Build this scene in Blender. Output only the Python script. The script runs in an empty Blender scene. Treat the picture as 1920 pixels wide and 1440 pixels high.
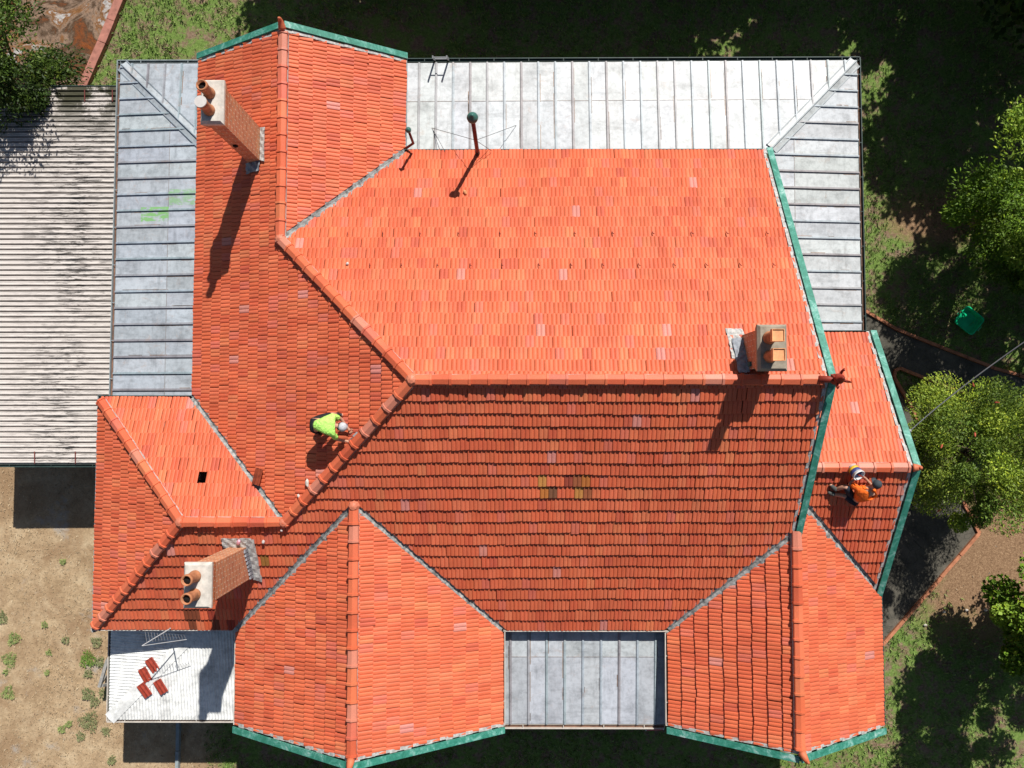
import bpy, bmesh, math, random
import numpy as np
from mathutils import Vector, Matrix
R = math.radians
random.seed(7); rng = np.random.default_rng(7)
sc = bpy.context.scene
COL = sc.collection

# ------------------------------------------------------------ camera, world, sun
H = 23.1; F = 1374.0; NX, NY = 966.0, 780.0
down = Vector(((NX-960)/F, -(NY-720)/F, -1)).normalized(); up = -down
ax = (Vector((1, 0, 0)) - down*down.x).normalized(); ay = up.cross(ax)
cam = bpy.data.cameras.new('camera'); camo = bpy.data.objects.new('camera', cam); COL.objects.link(camo)
camo.matrix_world = Matrix.Translation((0, 0, H)) @ Matrix((ax, ay, up)).to_4x4()
cam.sensor_fit = 'HORIZONTAL'; cam.sensor_width = 36; cam.lens = 36*F/1920
cam.clip_end = 1000; sc.camera = camo
SEL, SAZ = R(47.2), R(22)
S_DIR = Vector((math.sin(SAZ)*math.cos(SEL), math.cos(SAZ)*math.cos(SEL), math.sin(SEL)))
w = bpy.data.worlds.new('World'); sc.world = w; w.use_nodes = True
nt = w.node_tree; bg = nt.nodes['Background']; sky = nt.nodes.new('ShaderNodeTexSky')
sky.sky_type = 'NISHITA'; sky.sun_disc = False; sky.sun_elevation = SEL; sky.sun_rotation = SAZ
nt.links.new(sky.outputs[0], bg.inputs[0]); bg.inputs[1].default_value = 0.05
sl = bpy.data.lights.new('sun', 'SUN'); sl.energy = 5.0; sl.angle = R(0.5); sl.color = (1, .965, .91)
so = bpy.data.objects.new('sun', sl); COL.objects.link(so); so.rotation_euler = (-S_DIR).to_track_quat('-Z', 'Y').to_euler()
sc.cycles.diffuse_bounces = 2
sc.view_settings.view_transform = 'Standard'; sc.view_settings.look = 'None'
sc.view_settings.exposure = 0.2; sc.view_settings.gamma = 1

M3 = Matrix((ax, ay, up))
def at(px, py, z):                       # photo pixel -> point at height z
    d = M3 @ Vector(((px-960)/F, -(py-720)/F, -1)); t = (z-H)/d.z
    return Vector((d.x*t, d.y*t, z))

# ------------------------------------------------------------ materials
class NB:
    def __init__(s, name):
        s.m = bpy.data.materials.new(name); s.m.use_nodes = True; s.t = s.m.node_tree
        s.b = s.t.nodes['Principled BSDF']
    def n(s, typ, **kw):
        x = s.t.nodes.new('ShaderNode'+typ)
        for k, v in kw.items():
            if k.startswith('i_'):
                key = k[2:]; key = int(key) if key.isdigit() else key.replace('_', ' ')
                s.set(x.inputs[key], v)
            else: setattr(x, k, v)
        return x
    def set(s, inp, v):
        if isinstance(v, bpy.types.NodeSocket): s.t.links.new(v, inp)
        elif isinstance(v, tuple) and len(v) == 3 and inp.type == 'RGBA': inp.default_value = (*v, 1)
        else: inp.default_value = v
    def coord(s, kind='Object'): return s.n('TexCoord').outputs[kind]
    def noise(s, scale, detail=4, rough=.6, vec=None, scl=None, dist=0):
        vec = vec or s.coord()
        if scl: vec = s.n('Mapping', i_Vector=vec, i_Scale=scl).outputs[0]
        return s.n('TexNoise', i_Vector=vec, i_Scale=scale, i_Detail=detail, i_Roughness=rough, i_Distortion=dist).outputs[0]
    def ramp(s, fac, stops, interp='LINEAR'):
        r = s.n('ValToRGB', i_Fac=fac); e = r.color_ramp; e.interpolation = interp
        while len(e.elements) < len(stops): e.elements.new(.5)
        for k, (p, c) in enumerate(stops):
            e.elements[k].position = p
            e.elements[k].color = (*c, 1) if isinstance(c, tuple) else (c, c, c, 1)
        return r.outputs[0]
    def mix(s, a, b, fac=.5, mode='MIX'):
        x = s.n('Mix', data_type='RGBA', blend_type=mode)
        s.set(x.inputs[0], fac); s.set(x.inputs[6], a); s.set(x.inputs[7], b); return x.outputs[2]
    def math(s, op, a, b=0, c=None):
        x = s.n('Math', operation=op); s.set(x.inputs[0], a); s.set(x.inputs[1], b)
        if c is not None: s.set(x.inputs[2], c)
        return x.outputs[0]
    def rng(s, v, a, b, c=0, d=1):
        x = s.n('MapRange'); s.set(x.inputs[0], v)
        for i, k in enumerate((a, b, c, d)): x.inputs[i+1].default_value = k
        return x.outputs[0]
    def bump(s, h, strength=.3, dist=.02):
        s.set(s.b.inputs['Normal'], s.n('Bump', i_Height=h, i_Strength=strength, i_Distance=dist).outputs[0])
    def out(s, col, rough=.7, spec=.3, metal=0):
        s.set(s.b.inputs['Base Color'], col); s.set(s.b.inputs['Roughness'], rough)
        s.b.inputs['Specular IOR Level'].default_value = spec; s.b.inputs['Metallic'].default_value = metal
        return s.m

def plain(name, col, rough=.7, var=.25, scale=6, spec=.3, fold=0):
    n = NB(name); f = n.noise(scale, 5)
    if fold: n.bump(n.noise(9, 3, .5, dist=1.5), fold, .05)
    dark = tuple(c*(1-var) for c in col); lite = tuple(min(1, c*(1+var)) for c in col)
    return n.out(n.ramp(f, [(.3, dark), (.7, lite)]), rough, spec)

def tint_mat(name, rough=.5):
    n = NB(name); a = n.n('Attribute', attribute_name='tint').outputs[0]
    f = n.noise(1.1, 6, .65); g = n.noise(45, 4, .7)
    c = n.mix(a, n.ramp(f, [(.3, (.86, .80, .80)), (.62, (1.06, 1.04, 1.0))]), 1, 'MULTIPLY')
    c = n.mix(c, n.ramp(g, [(.3, .84), (.7, 1.1)]), 1, 'MULTIPLY')
    lich = n.ramp(n.noise(16, 6, .8, dist=.6), [(.61, 0.), (.74, .5)])
    c = n.mix(c, (.55, .30, .25), lich)
    soot_and_dark = n.ramp(n.noise(2.2, 7, .75, dist=1.), [(.64, 0.), (.82, .25)])
    c = n.mix(c, (.16, .06, .04), soot_and_dark)
    n.bump(g, .25, .006)
    return n.out(c, rough, .18)
M_TILE = tint_mat('terracotta_tile')
M_LOOSE = plain('glazed_loose_tile', (.30, .05, .03), .18, .3, 12, .6)
M_LOOSE2 = plain('dark_loose_tile', (.22, .045, .02), .3, .45, 9, .5)
M_CEM2 = plain('brown_cement_cap', (.30, .26, .20), .9, .25, 7)
M_CAP = tint_mat('ridge_cap_clay', .42)

def metal_sheet(name, base, rust=.3, green=False, bluish=0):
    n = NB(name)
    f = n.noise(1.6, 6, .7); g = n.noise(7, 5, .7, scl=(1, 1, 1)); h = n.noise(40, 3, .6)
    b2 = tuple(c*.72 for c in base)
    c = n.ramp(f, [(.32, b2), (.50, base), (.72, tuple(min(1, c*1.1) for c in base))])
    c = n.mix(c, n.ramp(g, [(.3, .72), (.52, 1.0), (.75, 1.08)]), .9, 'MULTIPLY')
    s1 = n.noise(5, 6, .7, scl=(1, .16, 1)); s2 = n.noise(5, 6, .7, scl=(.16, 1, 1))
    c = n.mix(c, n.ramp(n.math('MINIMUM', s1, s2), [(.32, .72), (.47, 1.0)]), .75, 'MULTIPLY')
    a = n.n('Attribute', attribute_name='tint').outputs[0]
    c = n.mix(c, a, 1, 'MULTIPLY')
    st = n.ramp(n.noise(2.2, 9, .8, dist=1.2), [(.56, 0.), (.70, rust)])
    c = n.mix(c, (.36, .20, .12), st)
    gr = n.ramp(n.noise(5, 6, .8), [(.6, 0.), (.72, .5)])
    c = n.mix(c, tuple(x*.55 for x in base), gr)
    if green:
        p = n.n('SeparateXYZ', i_Vector=n.coord())
        def box(x0, x1, y0, y1):
            fx = n.math('MULTIPLY', n.math('GREATER_THAN', p.outputs[0], x0), n.math('LESS_THAN', p.outputs[0], x1))
            fy = n.math('MULTIPLY', n.math('GREATER_THAN', p.outputs[1], y0), n.math('LESS_THAN', p.outputs[1], y1))
            return n.math('MULTIPLY', fx, fy)
        nz = n.noise(7, 7, .75, scl=(.5, 1.6, 1), dist=.6)
        m1 = n.math('MULTIPLY', box(-9.50, -8.50, 5.78, 6.22), n.ramp(nz, [(.44, 0.), (.54, .65)]))
        m2 = n.math('MULTIPLY', box(-10.3, -9.50, 5.34, 5.74), n.ramp(nz, [(.46, 0.), (.52, .95)]))
        c = n.mix(c, (.20, .42, .15), n.math('MAXIMUM', m1, m2))
    n.bump(f, .25, .03)
    return n.out(c, .45, .4)
M_METAL_N = metal_sheet('bare_metal_sheet', (.54, .565, .575), .4)
M_METAL_W = metal_sheet('grey_painted_sheet', (.42, .46, .50), .5, True)
M_METAL_S = metal_sheet('galvanised_sheet', (.46, .49, .52), .35)
M_PORCH = metal_sheet('white_corrugated_sheet', (.86, .86, .83), .03)
def carport_mat():
    n = NB('mildewed_sheet'); p = n.n('SeparateXYZ', i_Vector=n.coord())
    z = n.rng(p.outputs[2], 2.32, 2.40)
    base = n.mix((.20, .18, .16), (.68, .62, .57), z)  # trough dirt coloured darker, standing in for shade between the ribs
    st = n.noise(2.2, 9, .8, scl=(.9, 9, 1), dist=.5)
    wx = n.ramp(n.rng(p.outputs[0], -15, -11), [(.1, .25), (.45, .75), (.62, 1.), (.85, .55), (1, .3)])
    big = n.ramp(n.noise(.55, 3), [(.35, .4), (.6, 1.)])
    m = n.math('MULTIPLY', n.math('MULTIPLY', n.ramp(st, [(.49, 0.), (.57, 1.)]), wx), big)
    c = n.mix(base, (.045, .04, .035), m)
    top = n.math('MULTIPLY', n.rng(p.outputs[1], 7.9, 9.1), n.ramp(n.noise(1.3, 8, .75), [(.42, 0.), (.5, .95)]))
    c = n.mix(c, (.045, .045, .02), top)
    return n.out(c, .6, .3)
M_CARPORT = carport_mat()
def brick_mat(name, c1, c2, mortar):
    n = NB(name); p = n.n('SeparateXYZ', i_Vector=n.coord())
    v = n.n('CombineXYZ', i_0=n.math('ADD', p.outputs[0], p.outputs[1]), i_1=p.outputs[2])
    b = n.n('TexBrick', i_Vector=v.outputs[0], i_Color1=c1, i_Color2=c2, i_Mortar=mortar, i_Scale=1.0,
            i_Mortar_Size=.009, i_Brick_Width=.24, i_Row_Height=.086, i_Mortar_Smooth=.2)
    c = n.mix(b.outputs[0], n.ramp(n.noise(9, 6, .7), [(.3, .7), (.7, 1.15)]), 1, 'MULTIPLY')
    n.bump(b.outputs[1], -.5, .01)
    return n.out(c, .85, .2)
M_BRICK = brick_mat('chimney_brick', (.60, .23, .10), (.50, .16, .075), (.66, .54, .38))
M_WALLB = brick_mat('house_brick', (.30, .10, .06), (.22, .07, .04), (.4, .36, .3))
M_CEM = plain('cement_cap', (.56, .52, .46), .9, .22, 7)
M_MORT = plain('bedding_mortar', (.42, .41, .39), .95, .4, 14)
M_VAL = plain('weathered_valley_metal', (.26, .26, .25), .8, .75, 9)
M_LEAD = plain('lead_flashing', (.24, .26, .29), .6, .4, 9)
M_POT = plain('chimney_pot_clay', (.42, .17, .08), .7, .35, 6)
M_POTS = plain('pot_lid_clay', (.72, .33, .15), .8, .25, 8)
M_WHITE = plain('white_plaster_disc', (.56, .52, .49), .8, .08, 9)
M_BLACK = plain('soot_and_dark', (.012, .011, .01), 1, .2)
def green_mat():
    n = NB('weathered_green_paint')
    f = n.noise(3, 8, .78, dist=.8); g = n.noise(24, 5, .7)
    c = n.ramp(f, [(.33, (.02, .16, .105)), (.5, (.045, .25, .18)), (.58, (.14, .38, .31)), (.70, (.5, .62, .58))])
    c = n.mix(c, n.ramp(g, [(.3, .75), (.7, 1.15)]), 1, 'MULTIPLY')
    return n.out(c, .5, .4)
M_GREEN = green_mat()
M_GRN = plain('vent_green', (.05, .14, .12), .45, .2)
M_PIPE = plain('red_oxide_pipe', (.16, .035, .03), .6, .3)
M_GUT_OUT = plain('gutter_grey', (.26, .30, .31), .5, .2)
M_GUT_DK = plain('gutter_dark_green', (.035, .06, .055), .5, .3)
M_GUT_CR = plain('gutter_cream', (.55, .50, .44), .5, .15)
M_RUST = plain('gutter_rust_silt', (.17, .09, .06), .95, .55, 5)
M_TIMB = plain('grey_weathered_timber', (.30, .29, .27), .9, .3, 12)
M_DARK = plain('roof_void', (.02, .015, .012), 1, .2)
M_FIN = plain('finial_clay', (.55, .15, .07), .6, .25)
M_FIND = plain('dark_finial_clay', (.26, .035, .02), .55, .25)
M_SOF = plain('painted_fascia', (.25, .3, .28), .6, .2)
M_ALU = plain('aluminium', (.30, .31, .32), .4, .15, 8, .5)
M_WIRE = plain('dark_wire', (.10, .10, .10), .5, .1)
M_EDGE = plain('terracotta_edging', (.42, .17, .09), .85, .35, 5)
M_EDGE2 = plain('red_oxide_kerb', (.38, .16, .12), .85, .3, 4)
M_TUB = plain('green_plastic', (.01, .62, .26), .25, .2, 3, .5)

# ------------------------------------------------------------ object helpers
def tag(o, label=None, cat=None, group=None, kind=None):
    if label: o['label'] = label
    if cat: o['category'] = cat
    if group: o['group'] = group
    if kind: o['kind'] = kind
    return o
def empty(name, loc=(0, 0, 0), rz=0):
    o = bpy.data.objects.new(name, None); COL.objects.link(o); o.location = loc; o.rotation_euler = (0, 0, rz)
    o.empty_display_size = .2; return o
class MB:
    def __init__(s): s.v = []; s.f = []; s.t = []; s.mi = []; s.cur = (1, 1, 1); s.cm = 0
    def add(s, vs, fs, tint=None):
        k = len(s.v); s.v += [tuple(p) for p in vs]
        for f in fs: s.f.append(tuple(i+k for i in f)); s.t.append(tint or s.cur); s.mi.append(s.cm)
        return s
    def box(s, x0, x1, y0, y1, z0, z1):
        s.add([(x0, y0, z0), (x1, y0, z0), (x1, y1, z0), (x0, y1, z0), (x0, y0, z1), (x1, y0, z1), (x1, y1, z1), (x0, y1, z1)],
              [(0, 3, 2, 1), (4, 5, 6, 7), (0, 1, 5, 4), (1, 2, 6, 5), (2, 3, 7, 6), (3, 0, 4, 7)]); return s
    def bar(s, a, b, wd, ht, upv=(0, 0, 1), off=0):     # rectangular bar along a-b; top offset off
        a = Vector(a); b = Vector(b); d = (b-a).normalized(); sd = d.cross(Vector(upv)).normalized()*wd/2
        u = sd.cross(d).normalized()
        lo = u*(off-ht); hi = u*off
        vs = [a-sd+lo, a+sd+lo, a+sd+hi, a-sd+hi, b-sd+lo, b+sd+lo, b+sd+hi, b-sd+hi]
        s.add(vs, [(0, 1, 2, 3), (7, 6, 5, 4), (0, 4, 5, 1), (1, 5, 6, 2), (2, 6, 7, 3), (3, 7, 4, 0)]); return s
    def tube(s, pts, rad, n=10, cap=True):
        pts = [Vector(p) for p in pts]; rad = rad if isinstance(rad, (list, tuple)) else [rad]*len(pts)
        rings = []
        for i, p in enumerate(pts):
            d = (pts[min(i+1, len(pts)-1)]-pts[max(i-1, 0)]).normalized()
            x = d.orthogonal() if i == 0 else (px-d*px.dot(d)); x.normalize(); px = x; y = d.cross(x)
            rings.append([p+(x*math.cos(2*math.pi*k/n)+y*math.sin(2*math.pi*k/n))*rad[i] for k in range(n)])
        vs = [q for r in rings for q in r]; fs = []
        for i in range(len(pts)-1):
            for k in range(n): a = i*n+k; b = i*n+(k+1) % n; fs.append((a, b, b+n, a+n))
        if cap: fs += [tuple(range(n-1, -1, -1)), tuple(range((len(pts)-1)*n, len(pts)*n))]
        s.add(vs, fs); return s
    def lathe(s, c, prof, n=20, axis=(0, 0, 1)):
        c = Vector(c); q = Vector((0, 0, 1)).rotation_difference(Vector(axis).normalized()); vs = []; fs = []
        for r, z in prof:
            for k in range(n): t = 2*math.pi*k/n; vs.append(c+q@Vector((r*math.cos(t), r*math.sin(t), z)))
        for i in range(len(prof)-1):
            for k in range(n): a = i*n+k; b = i*n+(k+1) % n; fs.append((a, b, b+n, a+n))
        if prof[-1][0] > 1e-4: fs.append(tuple(range((len(prof)-1)*n, len(prof)*n)))
        if prof[0][0] > 1e-4: fs.append(tuple(range(n-1, -1, -1)))
        s.add(vs, fs); return s
    def build(s, name, mat, parent=None, smooth=False):
        me = bpy.data.meshes.new(name); me.from_pydata(s.v, [], s.f)
        mats = mat if isinstance(mat, (list, tuple)) else [mat]
        for m in mats: me.materials.append(m)
        me.polygons.foreach_set('material_index', s.mi)
        a = me.attributes.new('tint', 'FLOAT_COLOR', 'FACE')
        t = np.ones((len(s.f), 4), dtype=np.float32); t[:, :3] = np.array(s.t, dtype=np.float32)
        a.data.foreach_set('color', t.ravel())
        if smooth: me.polygons.foreach_set('use_smooth', [True]*len(s.f))
        me.update()
        o = bpy.data.objects.new(name, me); COL.objects.link(o)
        if parent: o.parent = parent
        return o
def inv(parent):      # world -> local offset for parts under an Empty placed away from the origin
    return Matrix.Translation(parent.location) if parent else Matrix()

# ------------------------------------------------------------ the house
house = tag(empty('brick_house'), 'sprawling house seen from above with orange red terracotta tiled roof', 'house')
TP = math.tan(R(29.9)); CP = math.cos(R(29.9)); SP = math.sin(R(29.9)); ZE = 3.9

PRX = [0, .007, .022, .046, .070, .088, .0965, .105, .122, .148, .172, .189, .2]
PRH = [.004, .017, .023, .024, .021, .012, .000, .013, .020, .022, .017, .006, -.004]
PAL = [((.66, .150, .066), 36), ((.64, .138, .060), 30), ((.68, .166, .075), 24), ((.60, .124, .056), 12), ((.63, .155, .090), 7),
       ((.54, .112, .058), 2), ((.62, .24, .18), .9), ((.67, .185, .080), 7)]
PW = np.array([p[1] for p in PAL], float); PW /= PW.sum(); PC = np.array([p[0] for p in PAL])
def tile_col(n):
    c = PC[rng.choice(len(PAL), n, p=PW)]*np.array([1.0, 1.02, 1.10])
    return c*rng.uniform(.955, 1.045, (n, 1))*rng.uniform(.97, 1.03, (n, 3))

def inside(poly, x, y):
    r = np.zeros(np.shape(x), bool); n = len(poly)
    for i in range(n):
        x0, y0 = poly[i]; x1, y1 = poly[(i+1) % n]
        if y0 == y1: continue
        c = ((y0 > y) != (y1 > y)) & (x < (x1-x0)*(y-y0)/(y1-y0)+x0)
        r ^= c
    return r
def inset(poly, offs):      # ccw polygon, offset of each edge inwards
    n = len(poly); P = [Vector(p) for p in poly]; L = []
    for i in range(n):
        d = (P[(i+1) % n]-P[i]).normalized(); nn = Vector((-d.y, d.x)); L.append((P[i]+nn*offs[i], d))
    out = []
    for i in range(n):
        (p, d), (q, e) = L[i-1], L[i]; den = d.x*e.y-d.y*e.x
        if abs(den) < 1e-6: out.append((q.x, q.y)); continue
        t = ((q.x-p.x)*e.y-(q.y-p.y)*e.x)/den; out.append((p.x+d.x*t, p.y+d.y*t))
    return out

def slope(plan, dirn, eave, offs=None, special=None, hole=None, light_stop=True, label=None, wob=.010):
    """plan: ccw plan polygon; dirn: downhill unit vector (x,y); eave: coordinate of the eave line along dirn"""
    D = Vector((dirn[0], dirn[1], 0)); V = Vector((-D.x*CP, -D.y*CP, SP)); N = Vector((D.x*SP, D.y*SP, CP)); U = V.cross(N)
    O = Vector((D.x*eave, D.y*eave, ZE))
    def uv(p): d = Vector((p[0], p[1], 0)); return (d.dot(U), (eave-d.dot(D))/CP)
    if offs: plan_i = inset(plan, offs)
    else: plan_i = plan
    poly = [uv(p) for p in plan_i]
    oo = list(offs or [0]*len(plan)); pv = [uv(p)[1] for p in plan]
    for q in range(len(plan)):
        if pv[q] < .01 and pv[(q+1) % len(plan)] < .01: oo[q] = -.10
    ply = [uv(p) for p in inset(plan, oo)]
    us = [p[0] for p in poly]; vs_ = [p[1] for p in poly]; u0, u1, vmax = min(us), max(us), max(vs_)
    W = .2; tiles = []; v = -.045; k = 0
    while v < vmax:
        g = .362-.055*max(0, v)/7.2
        off = (k % 2)*.15
        n = int((u1-u0)/W)+3
        for j in range(n): tiles.append((u0-W+off+j*W, v, g))
        v += g; k += 1
    T = np.array(tiles); T = T[(T[:, 0] < u1)]
    n = len(T); cols = tile_col(n)
    cen = T[:, :2]+np.stack([np.full(n, .1), T[:, 2]/2], 1)
    if special:
        for (su, sv, rr, pal) in special:
            q = uv((su, sv)); d = np.hypot((cen[:, 0]-q[0]), (cen[:, 1]-q[1])); m = np.where(d < rr)[0]
            for i in m:
                if rng.random() < .62: cols[i] = pal[int(rng.integers(len(pal)))]
    ph = rng.uniform(0, 6, 4)
    wav = lambda u, v: wob*(np.sin(u*.9+ph[0]+v*.7)+.6*np.sin(u*2.3+ph[1]-v)+.35*np.sin(u*6+ph[3]+v*3))
    npf = len(PRX); px = np.array(PRX); prh = np.array(PRH)
    uu = T[:, 0:1]+px[None]+rng.normal(0, .0035, (n, 1))
    vt = T[:, 1:2]+wav(uu, T[:, 1:2])*.9+rng.normal(0, .005, (n, 1))-(rng.random((n, 1)) < .006)*rng.uniform(.02, .05, (n, 1)); vh = T[:, 1:2]+T[:, 2:3]+.02+np.zeros_like(uu)
    lift = rng.normal(0, .003, (n, 1)); rot = rng.normal(0, .018, (n, 1))
    sag = lambda u, v: -.02+.012*np.sin(u*.55+ph[2])*np.sin(v*.8)
    ht = .043+prh[None]+lift+rot*(px[None]-.1)+sag(uu, vt); hh = .002+prh[None]*.8+sag(uu, vh); hb = np.full_like(uu, -.03)
    # classify against the polygon
    cu = np.stack([T[:, 0]-.02, T[:, 0]+.22, T[:, 0]-.02, T[:, 0]+.22]); cv = np.stack([T[:, 1]-.03, T[:, 1]-.03, T[:, 1]+T[:, 2]+.03, T[:, 1]+T[:, 2]+.03])
    ins = np.stack([inside(poly, cu[i], cv[i]) for i in range(4)])
    near = np.zeros(n, bool)
    for i in range(len(poly)):
        a = np.array(poly[i]); b = np.array(poly[(i+1) % len(poly)]); ab = b-a
        t = np.clip(((cen-a)@ab)/(ab@ab), 0, 1); near |= np.hypot(*(cen-(a+t[:, None]*ab)).T) < .24
    full = ins.all(0) & ~near; part = near & (~full)
    eavehit = (T[:, 1] < 0)
    if hole is not None:
        q = uv(hole); hm = (np.abs(cen[:, 0]-q[0]) < .1) & (np.abs(cen[:, 1]-q[1]) < .18); full &= ~hm
    co = lambda u, v, h: (np.array(O)[None, None]+u[..., None]*np.array(U)+v[..., None]*np.array(V)+h[..., None]*np.array(N))
    def geo(idx):
        a = co(uu[idx], vt[idx], ht[idx]); b = co(uu[idx], vh[idx], hh[idx]); c = co(uu[idx], vt[idx]-.0, hb[idx])
        vv = np.concatenate([a, b, c], 1).reshape(-1, 3); m = len(idx); fs = []
        for q in range(npf-1): fs += [(q, q+1, npf+q+1, npf+q), (2*npf+q, 2*npf+q+1, q+1, q)]
        base = np.array(fs)[None]+(np.arange(m)*3*npf)[:, None, None]
        return vv, base.reshape(-1, 4), np.repeat(cols[idx], len(fs), 0)
    mb = MB()
    vv, ff, tt = geo(np.where(full)[0])
    mb.v = [tuple(p) for p in vv]; mb.f = [tuple(p) for p in ff]; mb.t = [tuple(p) for p in tt]; mb.mi = [0]*len(mb.f)
    # tiles cut along hips, valleys and verges
    vv, ff, tt = geo(np.where(part)[0])
    bm = bmesh.new(); lay = bm.faces.layers.int.new('k'); bv = [bm.verts.new(p) for p in vv]
    for i, f in enumerate(ff): bm.faces.new([bv[j] for j in f])[lay] = i
    for i in range(len(poly)):
        a = poly[i]; b = poly[(i+1) % len(poly)]; A = O+U*a[0]+V*a[1]; B = O+U*b[0]+V*b[1]; dd = (B-A); L = dd.length; dd /= L
        if abs(a[1]) < .03 and abs(b[1]) < .03: continue
        nn = dd.cross(N).normalized(); sel = []
        for f in bm.faces:
            c = f.calc_center_median()-A; t = c.dot(dd)
            if -.2 < t < L+.2 and abs(c.dot(nn)) < .35: sel.append(f)
        es = {e for f in sel for e in f.edges}; vs = {v for f in sel for v in f.verts}
        bmesh.ops.bisect_plane(bm, geom=list(sel)+list(es)+list(vs), plane_co=A, plane_no=nn)
    bad = []
    cs = [f.calc_center_median()-O for f in bm.faces]
    ok = inside(ply, np.array([c.dot(U) for c in cs]), np.array([c.dot(V) for c in cs]))
    bad = [f for f, q in zip(bm.faces, ok) if not q]
    bmesh.ops.delete(bm, geom=bad, context='FACES')
    bm.verts.index_update(); k0 = len(mb.v); mb.v += [tuple(v.co) for v in bm.verts]
    for f in bm.faces:
        mb.f.append(tuple(v.index+k0 for v in f.verts)); mb.t.append(tuple(tt[f[lay]])); mb.mi.append(0)
    bm.free()
    if light_stop:      # unseen dark sheet added beneath the tiles to stop light
        pl = [uv(p) for p in plan]; mb.cm = 1
        top = [O+U*p[0]+V*p[1]-N*.055 for p in pl]; m = len(top)
        mb.add(top+[p-N*.05 for p in top], [tuple(range(m)), tuple(range(2*m-1, m-1, -1))], (1, 1, 1)); mb.cm = 0
    o = mb.build('tile_slope', [M_TILE, M_DARK], house)
    if label: o['label'] = label
    return o, O, U, V, N, uv

i7, i6 = .068, .075   # valley and hip insets
# corners of the plan
main_N = [(6.62, .775), (6.62, 7.02), (-2.97, 7.02), (-5.70, 4.29), (-2.18, .775)]
slope(main_N, (0, 1), 7.02, [0, 0, i7, .05, .03], label='sunlit north slope of orange tiles, largest and palest')
slope([(-2.97, 7.02), (-2.97, 9.52), (-5.70, 9.52), (-5.70, 4.29)], (1, 0), -2.97, [0, 0, .03, i7])
slope([(-8.43, .45), (-5.47, -2.51), (-2.18, .775), (-5.70, 4.29), (-5.70, 9.52), (-8.43, 9.52)], (-1, 0), 8.43, [i7, .05, .05, .03, 0, 0], wob=.006)
slope([(-10.9, .45), (-7.94, -2.51), (-5.47, -2.51), (-8.43, .45)], (0, 1), .45, [.05, .03, i7, 0], hole=(-7.65, -1.37), light_stop=False)
slope([(-10.9, .45), (-10.9, -5.47), (-7.94, -2.51)], (-1, 0), 10.9, [0, .05, .05])
YD = [(.48, .17, .045), (.34, .11, .05), (.54, .22, .06), (.32, .07, .045), (.52, .24, .07), (.20, .09, .05), (.6, .14, .06)]
slope([(-10.9, -5.47), (-7.175, -5.47), (-3.7675, -2.0625), (-.36, -5.47), (3.98, -5.47), (6.62, -2.83), (6.62, .775), (-2.18, .775), (-5.47, -2.51), (-7.94, -2.51)],
      (0, -1), 5.47, [0, i7, i7, 0, i7, 0, .03, .05, .03, .05],
      special=[(.9, -1.50, .42, YD), (1.45, -1.62, .40, YD), (-2.3, -3.55, .22, [(.3, .05, .03), (.2, .04, .025)]), (-7.9, -5.35, .6, [(.3, .05, .03), (.2, .06, .03), (.6, .12, .05)]), (-6.1, -3.6, .25, [(.3, .15, .04), (.14, .05, .03)])],
      label='shaded south slope of red tiles with deep shadow lines')
slope([(-7.175, -5.47), (-7.175, -7.93), (-3.7675, -7.93), (-3.7675, -2.0625)], (-1, 0), 7.175, [0, 0, .03, i7])
slope([(-.36, -5.47), (-3.7675, -2.0625), (-3.7675, -7.93), (-.36, -7.93)], (1, 0), -.36, [i7, .03, 0, 0])
slope([(3.98, -5.47), (3.98, -7.93), (6.695, -7.93), (6.695, -2.755)], (-1, 0), -3.98, [0, 0, .03, i7], wob=.014)
slope([(9.41, -4.55), (6.73, -1.87), (6.695, -1.87), (6.695, -7.93), (9.41, -7.93)], (1, 0), 9.41, [i7, 0, .03, 0, 0])
slope([(9.26, -4.40), (9.26, -1.2), (6.73, -1.2), (6.73, -1.87)], (0, -1), 4.55, [0, .03, 0, i7])
slope([(6.73, 2.15), (6.73, -1.2), (9.26, -1.2), (9.26, 2.15)], (0, 1), 2.15, [0, .03, 0, 0])

# ---- ridge and hip capping
def caps(A, B, name='ridge_capping', w=.118, L=.41, lift=.055, sharp=1.0, hgt=.072):
    A = Vector(A); B = Vector(B); d = (B-A); n = max(1, round(d.length/L)); L = d.length/n; d.normalize()
    sd = d.cross(Vector((0, 0, 1))).normalized(); u = sd.cross(d).normalized(); mb = MB()
    prof = [(-1, -.035), (-.98, .012), (-.88, .03), (-.06, hgt*.97), (.06, hgt*.97), (.88, .03), (.98, .012), (1, -.035)]
    for k in range(n):
        col = tuple(tile_col(1)[0]*random.choice([.94, 1, 1, 1.05])); j = random.uniform(-.006, .006)
        if random.random() < .15: col = (.60, .22, .15)
        rings = []
        # lower end (towards A) carries the raised collar
        for (t, s, hh) in ((0, 1.13, .018), (.05, 1.13, .018), (.055, 1.0, .004), (L+.02, .93, -.008)):
            p0 = A+d*(k*L+t)+u*(lift+hh)+sd*j
            rings.append([p0+sd*(x*w*s)+u*(y*s) for x, y in prof])
        m = len(prof); vs = [q for r in rings for q in r]
        fs = [(i*m+q, i*m+q+1, (i+1)*m+q+1, (i+1)*m+q) for i in range(3) for q in range(m-1)]
        fs.append(tuple(range(m-1, -1, -1))); mb.add(vs, fs, col)
    # mortar bedding under both edges
    mb.cm = 1
    for s in (-1, 1): mb.bar(A+sd*s*w*.9+u*(lift-.02), B+sd*s*w*.9+u*(lift-.02), .02, .07, tuple(u), -.02)
    o = mb.build(name, [M_CAP, M_MORT], house); return o
zr = ZE+6.245*TP; zn = ZE+2.73*TP; zs = ZE+3.4075*TP; zq = ZE+2.715*TP; zw = ZE+2.96*TP; ze_ = ZE+3.35*TP
caps((6.5, .775, zr), (-2.18, .775, zr))
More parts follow.
